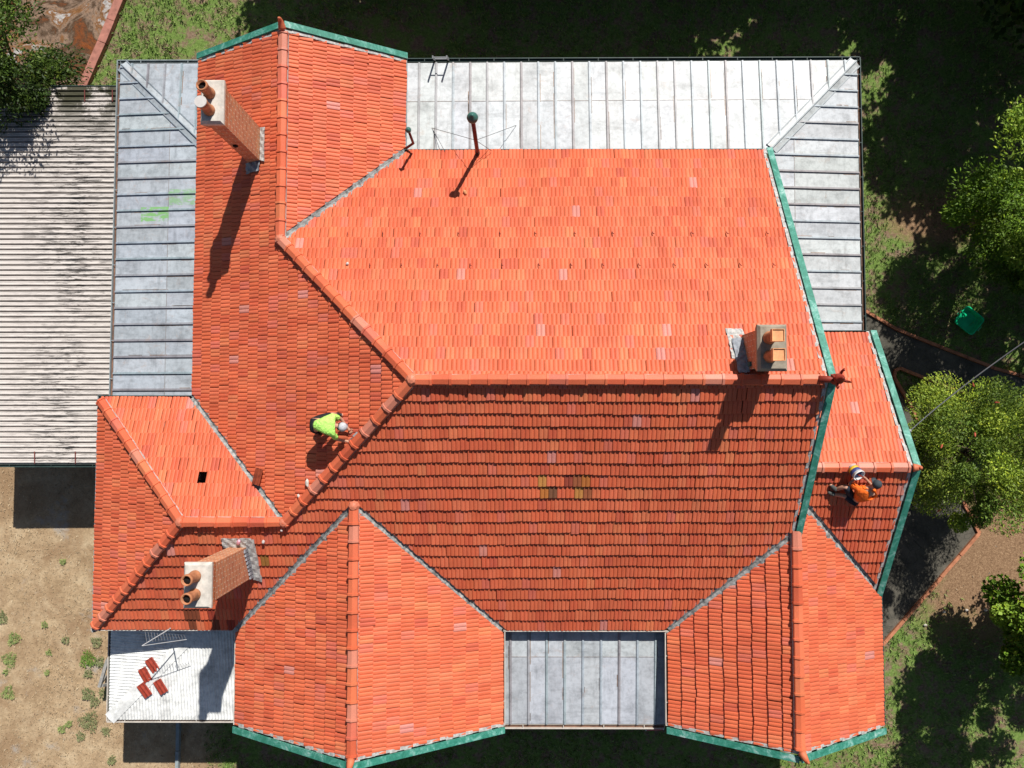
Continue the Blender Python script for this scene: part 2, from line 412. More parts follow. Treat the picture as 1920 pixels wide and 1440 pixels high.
caps((-5.70, 4.29, zn), (-2.25, .845, zr-.03), 'hip_capping')
caps((-5.47, -2.51, zw), (-2.25, .705, zr-.03), 'hip_capping')
caps((-5.70, 9.42, zn), (-5.70, 4.35, zn))
caps((-7.90, -2.51, zw), (-5.52, -2.51, zw))
caps((-10.83, .38, ZE+.04), (-7.98, -2.47, zw-.02), 'hip_capping')
caps((-10.83, -5.40, ZE+.04), (-7.98, -2.55, zw-.02), 'hip_capping')
caps((-3.7675, -7.83, zs), (-3.7675, -2.12, zs))
caps((6.695, -7.83, zq), (6.695, -2.75, zq))
caps((9.2, -1.2, ze_), (6.80, -1.2, ze_))

def junction(x, y, z, r=.15):
    mb = MB(); mb.cur = (.60, .20, .12); mb.lathe((x, y, z), [(r, -.06), (r*.95, .05), (r*.6, .13), (.02, .155)], 8); mb.build('ridge_junction', M_CAP, house)
for q in ((-2.2, .775, zr), (-5.70, 4.29, zn), (-5.47, -2.51, zw), (-7.93, -2.51, zw), (-3.7675, -2.10, zs)): junction(*q)
# ---- valleys
def valley(A, B, off=0.):
    A = Vector(A); B = Vector(B); d = (B-A); L = d.length; d.normalize(); sd = d.cross(Vector((0, 0, 1))).normalized(); n = int(L/.06); mb = MB(); vs = []
    for i in range(n+1):
        p = A+d*L*i/n; j = [random.uniform(-.02, .02) for _ in range(4)]
        for x, z in ((-.125+j[0]*.6, .030+j[1]*.2), (-.06+j[2]*.4, .022+j[1]*.3), (0, -.02), (.06+j[3]*.4, .022+j[0]*.3), (.125+j[1]*.6, .030+j[2]*.2)):
            vs.append(p+sd*(x)+Vector((0, 0, z+.015)))
    mb.add(vs, [(i*5+q, i*5+q+1, (i+1)*5+q+1, (i+1)*5+q) for i in range(n) for q in range(4)])
    return mb.build('valley_gutter', M_VAL, house)
valley((-2.93, 7.06, ZE-.02), (-5.65, 4.34, zn-.03)); valley((-8.47, .49, ZE-.02), (-5.5, -2.48, zw-.02))
valley((-7.2, -5.5, ZE-.02), (-3.79, -2.09, zs-.02)); valley((-.33, -5.5, ZE-.02), (-3.74, -2.09, zs-.02))
valley((3.95, -5.5, ZE-.02), (6.66, -2.79, zq-.02)); valley((9.38, -4.52, ZE), (6.75, -1.89, zq-.02))

# ---- barge boards with mortar edge
def barge(A, B, outv, dark=False):
    A = Vector(A); B = Vector(B); o = Vector(outv); d = (B-A).normalized(); u = o.cross(d); u = u if u.z > 0 else -u
    mb = MB(); mb.cm = 0
    mb.bar(A+o*.175, B+o*.175, .155, .035, tuple(u), .075)       # capping board
    mb.bar(A+o*.215, B+o*.215, .035, .24, tuple(u), .038)        # face board
    r = mb.build('bargeboard', M_GREEN, house)
    m2 = MB(); n = int((B-A).length/.18)
    for i in range(n):
        p = A+(B-A)*(i/n); q = A+(B-A)*((i+1)/n); j = random.uniform(-.012, .012)
        m2.bar(p+o*(.04+j), q+o*(.04+j), .075+j, .05, tuple(u), .03+j*.5)
    s = m2.build('verge_mortar', M_MORT, r)
    return r
def gable_barges(axis, c, half, apex_z, v, outv, z0=ZE, ext=.06):
    for s in (-1, 1):
        if axis == 'x': A = (c+s*(half+ext), v, z0-ext*TP); B = (c, v, apex_z)
        else: A = (v, c+s*(half+ext), z0-ext*TP); B = (v, c, apex_z)
        barge(A, B, outv)
gable_barges('x', -5.70, 2.73, zn, 9.45, (0, 1, 0))
gable_barges('x', -3.7675, 3.4075, zs, -7.88, (0, -1, 0))
gable_barges('x', 6.695, 2.715, zq, -7.88, (0, -1, 0))
gable_barges('y', -1.2, 3.35, ze_, 9.22, (1, 0, 0))
barge((6.57, 7.08, ZE-.03), (6.57, .775, zr), (1, 0, 0))
barge((6.57, -2.95, ZE+2.52*TP), (6.57, .775, zr), (1, 0, 0))

# ---- gutters (U channel) ; (p0,p1,outward)
def gutter(A, B, outv, out_m, in_m, w=.115, d=.09, top=-.02, name='gutter', step=.95, par=None):
    A = Vector(A); B = Vector(B); o = Vector(outv); mb = MB(); z = Vector((0, 0, 1)); dr = (B-A).normalized()
    a = A+z*top; b = B+z*top
    def slab(o0, o1, z0, z1, cm):
        mb.cm = cm; vs = [a+o*o0+z*z0, a+o*o1+z*z0, a+o*o1+z*z1, a+o*o0+z*z1, b+o*o0+z*z0, b+o*o1+z*z0, b+o*o1+z*z1, b+o*o0+z*z1]
        mb.add(vs, [(0, 1, 2, 3), (7, 6, 5, 4), (0, 4, 5, 1), (1, 5, 6, 2), (2, 6, 7, 3), (3, 7, 4, 0)])
    slab(0, w, -d, -d+.006, 0); slab(w, w+.022, -d, .006, 0); slab(-.008, 0, -d, -.01, 0)
    slab(.002, w-.001, -d+.007, -d+.03, 1)
    n = max(1, int((B-A).length/step))
    mb.cm = 0
    for i in range(n):
        p = a+(b-a)*((i+.5)/n); mb.bar(p-o*.01, p+o*w, .018, .006, (0, 0, 1), .004)
    for p in (a, b): mb.bar(p-o*.005+z*0, p+o*(w+.02), .008, d, (0, 0, 1), .004)
    return mb.build(name, [out_m, in_m], par or house)
G0, G1 = M_GUT_OUT, M_RUST
gutter((-2.93, 7.02, ZE), (6.55, 7.02, ZE), (0, 1, 0), M_GUT_DK, M_GUT_DK, w=.06)
gutter((-8.43, .50, ZE), (-8.43, 9.5, ZE), (-1, 0, 0), G0, M_GUT_OUT, w=.05)
gutter((-2.97, 7.1, ZE), (-2.97, 9.5, ZE), (1, 0, 0), G0, M_GUT_DK, w=.05)
gutter((-10.98, .45, ZE), (-8.45, .45, ZE), (0, 1, 0), M_GUT_DK, M_GUT_DK, w=.07)
gutter((-10.9, -5.6, ZE), (-10.9, .55, ZE), (-1, 0, 0), G0, M_GUT_OUT, w=.06)
gutter((-11.0, -5.47, ZE), (-7.35, -5.47, ZE), (0, -1, 0), M_GUT_CR, M_GUT_OUT, w=.07)
gutter((-7.175, -7.95, ZE), (-7.175, -5.62, ZE), (-1, 0, 0), M_GUT_CR, G1, w=.07)
gutter((-.36, -7.95, ZE), (-.36, -5.50, ZE), (1, 0, 0), M_GUT_CR, G1, w=.08)
gutter((-.3, -5.47, ZE), (4.05, -5.47, ZE), (0, -1, 0), M_GUT_CR, G1, w=.08)
gutter((3.98, -7.95, ZE), (3.98, -5.60, ZE), (-1, 0, 0), M_GUT_CR, G1, w=.09)
gutter((9.41, -7.95, ZE), (9.41, -4.62, ZE), (1, 0, 0), M_GUT_DK, M_GUT_DK, w=.07)
gutter((6.83, 2.15, ZE), (9.3, 2.15, ZE), (0, 1, 0), M_GUT_DK, M_GUT_DK, w=.08)

# ---- walls (solid brick volumes and gable ends)
def wall(x0, x1, y0, y1, z1=3.72):
    mb = MB(); mb.box(x0, x1, y0, y1, 0, z1); mb.build('wall', M_WALLB, house)
wall(-7.9, 6.35, -4.95, 6.5); wall(-7.9, -3.5, 6.503, 9.15, 3.70); wall(-10.4, -7.903, -4.9, -.05, 3.70)
wall(-6.65, -.9, -7.5, -4.953, 3.70); wall(4.5, 8.9, -7.5, -4.953, 3.70); wall(6.353, 8.85, -4.05, 1.65, 3.69)
def gable(axis, c, half, v, th):
    za = ZE+half*TP-.14; mb = MB(); zb = 3.73
    P = [(c-half+.3, zb), (c+half-.3, zb), (c, za)]
    vs = [((p, v, z) if axis == 'x' else (v, p, z)) for p, z in P]+[((p, v+th, z) if axis == 'x' else (v+th, p, z)) for p, z in P]
    mb.add(vs, [(0, 1, 2), (5, 4, 3), (0, 3, 4, 1), (1, 4, 5, 2), (2, 5, 3, 0)]); mb.build('gable_wall', M_SOF, house)
gable('x', -5.70, 2.73, 9.15, -.1); gable('x', -3.7675, 3.4075, -7.5, .1); gable('x', 6.695, 2.715, -7.5, .1)
gable('y', -1.2, 3.35, 8.85, -.1); gable('y', .775, 6.245, 6.33, -.1)

# ---- chimneys
def chimney(x0, x1, y0, y1, zb, zt, pots, pot_kind, capo, cap_h=.13):
    mb = MB(); mb.box(x0, x1, y0, y1, zb, zt-.24)
    for i, (o, h) in enumerate(((.022, .08), (.045, .08), (.062, .08))):
        z0 = zt-.24+i*.08; mb.box(x0-o, x1+o, y0-o, y1+o, z0+.001, z0+.081)
    c = mb.build('chimney', M_BRICK, house)
    m = MB(); a, b, cc, d = x0-capo, x1+capo, y0-capo, y1+capo
    m.box(a, b, cc, d, zt+.003, zt+cap_h*.5)
    m.add([(a, cc, zt+cap_h*.5+.002), (b, cc, zt+cap_h*.5+.002), (b, d, zt+cap_h*.5+.002), (a, d, zt+cap_h*.5+.002), (a+.05, cc+.05, zt+cap_h), (b-.05, cc+.05, zt+cap_h), (b-.05, d-.05, zt+cap_h), (a+.05, d-.05, zt+cap_h)],
          [(4, 5, 6, 7), (0, 1, 5, 4), (1, 2, 6, 5), (2, 3, 7, 6), (3, 0, 4, 7)])
    m.build('chimney_cap', M_CEM2 if pot_kind[0] == 'square' else M_CEM, c)
    for i, (px, py) in enumerate(pots):
        p = MB(); z = zt+cap_h-.02; kind = pot_kind[i]
        if kind == 'square':
            p.lathe((px, py, z), [(.125, 0), (.135, .05), (.115, .12), (.11, .42), (.12, .44)])
            p.cm = 1; s = .122
            p.box(px-s, px+s, py-s, py+s, z+.441, z+.53)
            for q in ((-s, -s+.012, -s, s), (s-.012, s, -s, s), (-s+.012, s-.012, -s, -s+.012), (-s+.012, s-.012, s-.012, s)):
                p.box(px+q[0], px+q[1], py+q[2], py+q[3], z+.531, z+.556)
            p.build('chimney_pot', [M_POT, M_POTS], c)
        else:
            r = .115
            p.lathe((px, py, z), [(r*1.08, 0), (r*1.12, .06), (r*.97, .10), (r*.93, .34), (r*1.05, .37), (r*1.08, .42), (r*.98, .45), (r*.80, .45), (r*.78, .30)])
            p.cm = 1; p.lathe((px, py, z), [(r*.76, .30), (r*.785, .37)])  # black plug paints the shade inside the open pot
            p.build('chimney_pot', [M_POT, M_BLACK], c, True)
            if kind == 'disc':
                q = MB(); q.lathe((px, py, z+.452), [(.125, 0), (.13, .015), (.125, .03)], 28); q.build('pot_lid', M_WHITE, c)
    return c
c1 = chimney(-6.71, -6.36, 6.36, 7.18, 4.6, 7.52, [(-6.57, 6.93), (-6.57, 6.56)], ['round', 'disc'], .075)
c3 = chimney(-6.93, -6.49, -3.98, -3.17, 4.3, 7.40, [(-6.74, -3.37), (-6.74, -3.75)], ['round', 'round'], .075)
c2 = chimney(5.0, 5.44, .99, 1.78, 6.7, 8.16, [(5.14, 1.58), (5.15, 1.20)], ['square', 'square'], .08)
def patch(name, parent, mat, pts, planef, hgt=.055, th=.02, jit=.012, n=10):
    """thin sheet lying on a roof plane, pts = 4 plan corners"""
    mb = MB(); A, B, C_, D = [Vector((*p, 0)) for p in pts]; vs = []
    for i in range(n+1):
        for j in range(n+1):
            s, t = i/n, j/n; p = (A*(1-s)+B*s)*(1-t)+(D*(1-s)+C_*s)*t
            e = jit if (i in (0, n) or j in (0, n)) else 0
            x, y = p.x+random.uniform(-e, e), p.y+random.uniform(-e, e)
            vs.append((x, y, planef(x, y)+hgt+.014*math.sin(2*math.pi*(x+y)/.2)+random.uniform(-.004, .004)))
    fs = [(i*(n+1)+j, (i+1)*(n+1)+j, (i+1)*(n+1)+j+1, i*(n+1)+j+1) for i in range(n) for j in range(n)]
    k = len(vs); edge = [i*(n+1) for i in range(n+1)]+[n*(n+1)+j for j in range(1, n+1)]+[i*(n+1)+n for i in range(n-1, -1, -1)]+[j for j in range(n-1, 0, -1)]
    vs += [(vs[i][0], vs[i][1], vs[i][2]-th) for i in edge]; m = len(edge)
    fs += [(edge[i], k+i, k+(i+1) % m, edge[(i+1) % m]) for i in range(m)]
    mb.add(vs, fs); return mb.build(name, mat, parent)
pW = lambda x, y: ZE+(x+8.43)*TP
pS = lambda x, y: ZE+(y+5.47)*TP
pN = lambda x, y: ZE+(7.02-y)*TP
pES = lambda x, y: ZE+(y+4.55)*TP
patch('flashing', c1, M_MORT, [(-6.355, 6.36), (-6.355, 7.18), (-6.22, 7.16), (-6.22, 6.30)], pW, .08)
patch('flashing', c1, M_LEAD, [(-6.80, 6.36), (-6.36, 6.36), (-6.38, 6.10), (-6.78, 6.10)], pW, .07)
patch('flashing', c3, M_MORT, [(-7.05, -3.17), (-6.35, -3.17), (-6.33, -2.93), (-7.05, -2.93)], pS, .075)
patch('flashing', c3, M_MORT, [(-6.487, -4.05), (-6.487, -3.0), (-6.26, -2.95), (-6.28, -4.12)], pS, .08)
m = MB()
for k in range(8): m.box(-6.488, -6.45, -3.98+k*.1, -3.90+k*.1, pS(0, -3.98+k*.1)+.05, pS(0, -3.98+k*.1)+.30)
m.build('stepped_flashing', M_LEAD, c3)
patch('flashing', c2, M_MORT, [(4.70, 1.25), (4.68, 1.94), (5.05, 1.94), (5.05, 1.25)], pN, .055)
patch('flashing', c2, M_LEAD, [(4.76, .93), (4.76, 1.7), (5.0, 1.72), (5.0, .93)], pN, .10)
m = MB(); m.box(5.28, 5.38, .95, .988, 7.42, 7.55); m.build('green_vent', M_GRN, c2); m = MB(); m.box(4.955, 4.998, 1.05, 1.15, 7.5, 7.62); m.build('green_vent', M_GRN, c2)
m = MB(); m.lathe((-6.58, 6.36, 6.15), [(.055, 0), (.06, .03), (.03, .045)], 14, (0, -1, 0)); m.build('wall_vent', M_BLACK, c1)

# ---- finials
def horn(base, outv, h=.30, mat=M_FIN, parent=house):
    b = Vector(base); o = Vector(outv); mb = MB(); pts = []; rad = []
    for i in range(9):
        t = i/8; pts.append(b+o*(.02+.13*math.sin(t*2.2))+Vector((0, 0, .03+h*t))); rad.append(.075*(1-t)**.8+.022)
    mb.tube(pts, rad, 12); return mb.build('finial', mat, parent, True)
horn((-5.70, 9.45, zn+.08), (0, 1, 0), .30); horn((-3.7675, -7.85, zs+.08), (0, -1, 0), .28)
horn((6.695, -7.85, zq+.08), (.35, -.9, 0), .30); horn((9.25, -1.2, ze_+.06), (1, 0, 0), .12)
m = MB(); z = zr+.10
m.tube([(6.42, .775, z), (6.62, .775, z+.03), (6.72, .775, z+.10)], [.08, .07, .06], 12)
m.lathe((6.74, .775, z), [(.10, 0), (.12, .06), (.06, .12), (.09, .2), (.115, .26), (.09, .33), (.035, .38), (.05, .43), (.01, .48)], 16)
for a in (40, 130, 220, 310):
    c, s = math.cos(R(a+30)), math.sin(R(a+30))
    m.tube([(6.74+c*.05, .775+s*.05, z+.25), (6.74+c*.16, .775+s*.16, z+.26), (6.74+c*.21, .775+s*.21, z+.34), (6.74+c*.17, .775+s*.17, z+.38)], [.035, .03, .022, .015], 8)
m.build('finial', M_FIND, house, True)['label'] = 'dark red ornate terracotta finial with curled arms'

# ---- pipes
m = MB(); p0 = at(895, 283, 4.1); m.tube([(p0.x, p0.y-.02, 3.2), (p0.x, p0.y-.02, 6.25)], .052, 12)
vp = m.build('vent_pipe', M_PIPE, house, True)
m = MB(); m.lathe((p0.x, p0.y-.02, 6.18), [(.055, 0), (.12, .05), (.135, .13), (.10, .21), (.03, .25), (.03, .28), (.001, .285)], 20); m.build('vent_cowl', M_GRN, vp, True)
m = MB(); m.lathe((p0.x, p0.y-.02, 3.95), [(.062, 0), (.062, .18)], 12); m.build('pipe_collar', M_GUT_DK, vp)
m = MB(); tp_ = Vector((p0.x, p0.y-.02, 4.9))
for q in (at(810, 240, 3.3), at(968, 235, 3.3), at(922, 283, 4.0)): m.tube([tp_, q], .007, 5)
m.tube([at(813, 245, 3.3), at(834, 284, 3.95)], .007, 5)
m.build('stay_wire', M_WIRE, vp)
m = MB(); q = Vector((-2.90, 7.10, 3.95)); q2 = Vector((-2.67, 7.14, 4.2)); q3 = Vector((-2.67, 7.14, 5.05)); m.tube([q, q2, q3], .035, 10)
v2 = m.build('vent_pipe', M_PIPE, house, True)
m = MB(); m.lathe(q3, [(.04, -.03), (.07, .02), (.075, .06), (.04, .11), (.001, .13)], 16); m.build('vent_cowl', M_GRN, v2, True)
m = MB(); q = at(761, 152, 3.2); m.tube([(q.x, q.y, 2.9), (q.x, q.y, 3.5)], .04, 10); m.lathe((q.x, q.y, 3.46), [(.045, 0), (.075, .04), (.07, .1), (.001, .13)], 14)
m.build('vent_pipe', M_GRN, house, True)
# hooks on the north slope
for (x0, x1, y, n) in ((-4.37+.25, 6.1, 4.43, 12), (-3.48, 6.1, 3.55, 13)):
    for i in range(n):
        m = MB(); x = x0+(x1-x0)*i/(n-1)+random.uniform(-.06, .06); z = pN(0, y)+.05
        m.tube([(x-.012, y+.06, z-.03), (x, y, z+.03), (x+.025, y-.02, z+.07)], [.008, .011, .008], 6); m.build('roof_hook', M_PIPE, house)

# ---- batten verandah roofs
def verandah(quads, mat, name='verandah_roof'):
    """quads: list of (corner eave A, eave B, top C(above B), top D(above A), rib positions along A-B (world coordinate), axis)"""
    out = []
    for (A, B, C_, D, ribs, seams) in quads:
        A, B, C_, D = map(Vector, (A, B, C_, D)); e = (B-A).normalized(); nrm = e.cross((D-A)).normalized(); nrm = nrm if nrm.z > 0 else -nrm
        upv = nrm.cross(e); upv = upv if upv.dot(D-A) > 0 else -upv
        def lim(t):       # extent of the sheet above eave position t
            L = (B-A).length; hD = (D-A).dot(upv); tD = (D-A).dot(e); tC = (C_-A).dot(e)
            lo = 0
            if t < tD and tD > .01: return hD*t/tD
            if t > tC and L-tC > .01: return hD*(L-t)/(L-tC)
            return hD
        mb = MB(); L = (B-A).length; ts = sorted([0, L]+[r for r in ribs if .02 < r < L-.02]+[(D-A).dot(e), (C_-A).dot(e)])
        hs = (D-A).dot(upv)
        for a, b in zip(ts[:-1], ts[1:]):
            if b-a < .01: continue
            cuts = [0]+list(seams)+[1]
            for c0, c1 in zip(cuts[:-1], cuts[1:]):
                ya0, ya1 = min(lim(a), c0*hs), min(lim(a), c1*hs); yb0, yb1 = min(lim(b), c0*hs), min(lim(b), c1*hs)
                g = random.uniform(.88, 1.08); t = (g, g*random.uniform(.98, 1.01), g*random.uniform(.96, 1.02)); zz = .003*random.random()
                q = [A+e*a+upv*ya0, A+e*b+upv*yb0, A+e*b+upv*yb1, A+e*a+upv*ya1]
                mb.add([p+nrm*zz for p in q]+[p-nrm*.02 for p in q], [(0, 1, 2, 3), (7, 6, 5, 4), (0, 4, 5, 1), (1, 5, 6, 2), (2, 6, 7, 3), (3, 7, 4, 0)], t)
        for sm in seams:
            a0, a1 = [t for t in np.linspace(0, L, 60) if lim(t) > sm*hs][0], [t for t in np.linspace(0, L, 60) if lim(t) > sm*hs][-1]
            mb.cur = (.7, .62, .58)
            P, Q_ = A+e*a0+upv*sm*hs, A+e*a1+upv*sm*hs
            mb.bar(P, Q_, .018, .008, tuple(nrm), .009)
        o = mb.build(name, mat, house); rb = MB()
        for r in ribs:
            h_ = lim(r)
            if h_ < .06: continue
            rb.cur = random.choice([(.8, .85, .88), (.74, .70, .70), (.82, .86, .90), (.62, .55, .55), (.72, .8, .8)])
            a = A+e*r; b = A+e*r+upv*(h_-.02)
            rb.bar(a, b, .075, .012, tuple(nrm), .012); rb.bar(a, b, .04, .03, tuple(nrm), .042)
            keep = rb.cur; sdv = e*random.choice([-1, 1])
            for _ in range(random.choice([0, 1, 2, 3])):
                t0 = random.uniform(0, .8); t1 = min(.98, t0+random.uniform(.05, .35)); rb.cur = random.choice([(.55, .34, .24), (.62, .46, .36), (.45, .38, .34)])
                rb.bar(a.lerp(b, t0)+sdv*.047, a.lerp(b, t1)+sdv*.047, random.uniform(.012, .03), .005, tuple(nrm), .007)
            rb.cur = keep
        rb.build('sheet_rib', mat, o); out.append(o)
    return out
zo, zi = 3.15, 3.35
xr = [at(778.3+32.15*k, 200, 3.1).x+3.0 for k in range(27)]
verandah([((-3.0, 9.80, zo), (9.47, 9.855, zo), (7.0, 7.25, zi), (-3.0, 7.12, zi), [0.34+.4715*k for k in range(26)], [.42])], M_METAL_N)
verandah([((9.47, 9.855, zo), (9.45, 2.25, zo), (6.9, 2.25, zi), (6.9, 7.25, zi), [.42+.458*k for k in range(17)], [.71])], M_METAL_N)
verandah([((-10.98, .50, zo), (-10.98, 9.80, zo), (-8.45, 7.37, zi), (-8.45, .50, zi), [.21+.449*k for k in range(21)], [.58])], M_METAL_W)
verandah([((-8.45, 9.80, zo), (-10.98, 9.80, zo), (-8.45, 7.37, zi), (-8.45, 7.37, zi), [.35, .82, 1.28, 1.75, 2.2], [])], M_METAL_W)
verandah([((-.46, -8.15, zo+.15), (4.10, -8.15, zo+.15), (4.10, -5.35, zi+.15), (-.46, -5.35, zi+.15), [.33+.479*k for k in range(9)], [.64])], M_METAL_S)
# hip flashings
def hipflash(A, B, w, mat):
    A, B = Vector(A), Vector(B); mb = MB(); d = (B-A).normalized(); sd = d.cross(Vector((0, 0, 1))).normalized()
    for s in (-1, 1):
        mb.cur = (.9, .9, .88)
        vs = [A+Vector((0, 0, .03)), B+Vector((0, 0, .05)), B+sd*s*w+Vector((0, 0, .035-.16*w)), A+sd*s*w+Vector((0, 0, .015-.16*w))]
        mb.add(vs, [(0, 1, 2, 3) if s < 0 else (3, 2, 1, 0)])
        mb.cur = (.62, .66, .68); mb.bar(vs[3], vs[2], .03, .03, (0, 0, 1), .02)
    mb.cur = (.7, .74, .76); mb.tube([A+Vector((0, 0, .045)), B+Vector((0, 0, .065))], .022, 8)
    return mb.build('hip_flashing', mat, house)
hipflash((9.43, 9.81, zo), (7.0, 7.30, zi), .17, M_METAL_N); hipflash((-10.94, 9.76, zo), (-8.5, 7.40, zi), .17, M_METAL_W)
gutter((-3.0, 9.85, zo+.02), (9.55, 9.87, zo+.02), (0, 1, 0), M_GUT_DK, M_GUT_DK, w=.07)
gutter((9.49, 2.25, zo+.02), (9.49, 9.94, zo+.02), (1, 0, 0), M_GUT_DK, G1, w=.07)
gutter((-11.0, .5, zo+.02), (-11.0, 9.9, zo+.02), (-1, 0, 0), M_GUT_OUT, G1, w=.07)
gutter((-11.08, 9.83, zo+.02), (-8.45, 9.83, zo+.02), (0, 1, 0), M_GUT_OUT, M_GUT_DK, w=.06)
gutter((-.33, -8.18, zo+.17), (3.95, -8.18, zo+.17), (0, -1, 0), M_GUT_CR, G1, w=.08)
for (x, y) in [(x, 9.7) for x in np.linspace(-2.6, 9.2, 6)]+[(9.3, y) for y in (2.6, 4.9, 7.3)]+[(-10.85, y) for y in (1.0, 4.0, 7.0, 9.6)]+[(-.1, -8.0), (3.9, -8.0)]:
    m = MB(); m.box(x-.06, x+.06, y-.06, y+.06, 0, 3.08); m.build('verandah_post', M_SOF, house)
# ---- white corrugated porch roof
mb = MB(); px0, px1, py0, py1, zp, sl_ = -11.12, -7.28, -8.30, -5.3, 2.72, .17
def corr(t): return .011*math.sin(2*math.pi*t/.082)
n = int((px1-px0)/.0137); A = []
for i in range(n+1):
    x = px0+i*(px1-px0)/n; yt = min(py1, py0+(x-px0)); A.append(((x, py0, zp+corr(x)), (x, yt, zp+(yt-py0)*sl_+corr(x))))
for a, b in zip(A[:-1], A[1:]): mb.add([a[0], b[0], b[1], a[1]], [(0, 1, 2, 3)])
n = int((py1-py0)/.0137); A = []
for i in range(n+1):
    y = py0+i*(py1-py0)/n; xt = px0+(y-py0); A.append(((px0, y, zp+corr(y)), (xt, y, zp+(y-py0)*sl_+corr(y))))
for a, b in zip(A[:-1], A[1:]): mb.add([a[0], a[1], b[1], b[0]], [(0, 1, 2, 3)])
por = mb.build('porch_roof', M_PORCH, house)
mb = MB(); w_ = .17
a = Vector((px0+.02, py0+.02, zp+.03)); b = Vector((px0+3.0, py1, zp+3.0*sl_+.03)); sd = Vector((1, -1, 0)).normalized()
for s in (-1, 1): mb.add([a, b, b+sd*s*w_+Vector((0, 0, -.03)), a+sd*s*w_+Vector((0, 0, -.03))], [(0, 1, 2, 3) if s < 0 else (3, 2, 1, 0)])
mb.build('hip_flashing', M_PORCH, por)
gutter((px0-.01, py0-.05, zp), (px0-.01, py1-.3, zp), (-1, 0, 0), M_GUT_CR, M_GUT_DK, w=.05)
gutter((px0-.06, py0-.01, zp), (px1+.02, py0-.01, zp), (0, -1, 0), M_GUT_CR, G1, w=.05)
m = MB(); m.box(-11.05, -7.2, -8.2, -5.0, 0, 2.65); m.build('wall', M_SOF, house)

# ------------------------------------------------------------ carport
cp = tag(empty('carport', (-13, 4, 0)), 'open carport with stained off white ribbed sheet roof beside the house', 'carport')
mb = MB(); x0, x1 = -14.86, -11.33; pit = .1488; ys = []
y = -1.36
while y < 9.42:
    for dy, h_ in ((0, 0), (.030, 0), (.045, .05), (.075, .052), (.09, .045), (.12, .052), (.135, .05)): ys.append((y+dy, h_))
    y += pit
nx = 12
P0 = []
for (y, h_) in ys: P0.append([(x0+(x1-x0)*i/nx, y, 2.345+h_+.012*math.sin(i*.9+y)*0+.012*(9.4-y)/10) for i in range(nx+1)])
for r0, r1 in zip(P0[:-1], P0[1:]):
    for i in range(nx): mb.add([r0[i], r0[i+1], r1[i+1], r1[i]], [(0, 1, 2, 3)])
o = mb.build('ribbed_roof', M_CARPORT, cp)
m = MB()
for x in (-14.7, -13.55, -12.4, -11.6):
    for ya, yb in ((-1.34, -1.0), (9.05, 9.4)): m = MB(); m.tube([(x, ya, 2.42), (x, yb, 2.44)], .014, 6); m.build('gutter_strap', M_PIPE, cp)
gutter((x0, -1.37, 2.42), (x1, -1.37, 2.42), (0, -1, 0), M_GUT_DK, M_GUT_DK, w=.05, par=cp); gutter((x0, 9.44, 2.42), (x1, 9.44, 2.42), (0, 1, 0), M_GUT_DK, M_GUT_DK, w=.07, par=cp)
gutter((x0, -1.4, 2.42), (x0, 9.45, 2.42), (-1, 0, 0), M_GUT_DK, M_GUT_DK, w=.06, par=cp)
for x in (-14.7, -11.5):
    for y in (-1.2, 2.3, 5.8, 9.2): m = MB(); m.box(x-.05, x+.05, y-.05, y+.05, 0, 2.33); m.build('post', M_SOF, cp)
for c in cp.children: c.matrix_parent_inverse = Matrix.Translation((13, -4, 0))

# ------------------------------------------------------------ loose things on the roof
def loose_tile(name, loc, rot, mat, label, group=None):
    mb = MB(); L, W_ = .405, .235
    prof = [(-.1175, .012), (-.105, .03), (-.09, .03), (-.075, .006), (-.05, .0), (-.03, .008), (-.015, .026), (.005, .028), (.02, .008), (.045, 0), (.07, .004), (.085, .022), (.105, .024), (.1175, .008)]
    m = len(prof); ys_ = [-.2, -.185, .17, .2]; hf = [0, 0, 0, .6]
    vs = [(x, yy, h*(1-q)+.022+q*.012) for yy, q in zip(ys_, hf) for x, h in prof]+[(x, yy, h*(1-q)*.9+.006) for yy, q in zip(ys_, hf) for x, h in prof]
    fs = []; K = 4*m
    for i in range(3):
        for j in range(m-1):
            a = i*m+j; fs += [(a, a+1, a+m+1, a+m), (K+a+m, K+a+m+1, K+a+1, K+a)]
    for j in range(m-1): fs += [(j, K+j, K+j+1, j+1), (3*m+j+1, K+3*m+j+1, K+3*m+j, 3*m+j)]
    for i in range(3): fs += [(i*m, (i+1)*m, K+(i+1)*m, K+i*m), (i*m+m-1, K+i*m+m-1, K+(i+1)*m+m-1, (i+1)*m+m-1)]
    mb.add(vs, fs); o = mb.build(name, mat); o.location = loc; o.rotation_euler = rot
    return tag(o, label, 'roof tile', group)
gl = 'loose tiles left on the white porch roof'
for i, (px, py, lb) in enumerate([(285.5, 1247, 'uppermost of the four loose red glazed tiles on the white porch roof'), (270.5, 1266, 'loose red glazed tile second from the top on the white porch roof'),
                                (268, 1296, 'leftmost and lowest loose red tile on the white porch roof'), (299, 1289, 'rightmost loose red tile on the porch, crossed by a thin shadow')]):
    p = at(px, py, 3.0); zz = zp+min(p.x-px0, p.y-py0)*sl_+.03
    loose_tile('roof_tile', (p.x, p.y, zz), (R(4), R(-3), R(31+[2, -3, 4, 0][i])), M_LOOSE, lb, gl)
loose_tile('roof_tile', (-6.23, -1.47, pW(-6.23, 0)+.11), (0, R(-28), R(-14)), M_LOOSE2, 'dark brown displaced tile lying across the left valley', None)
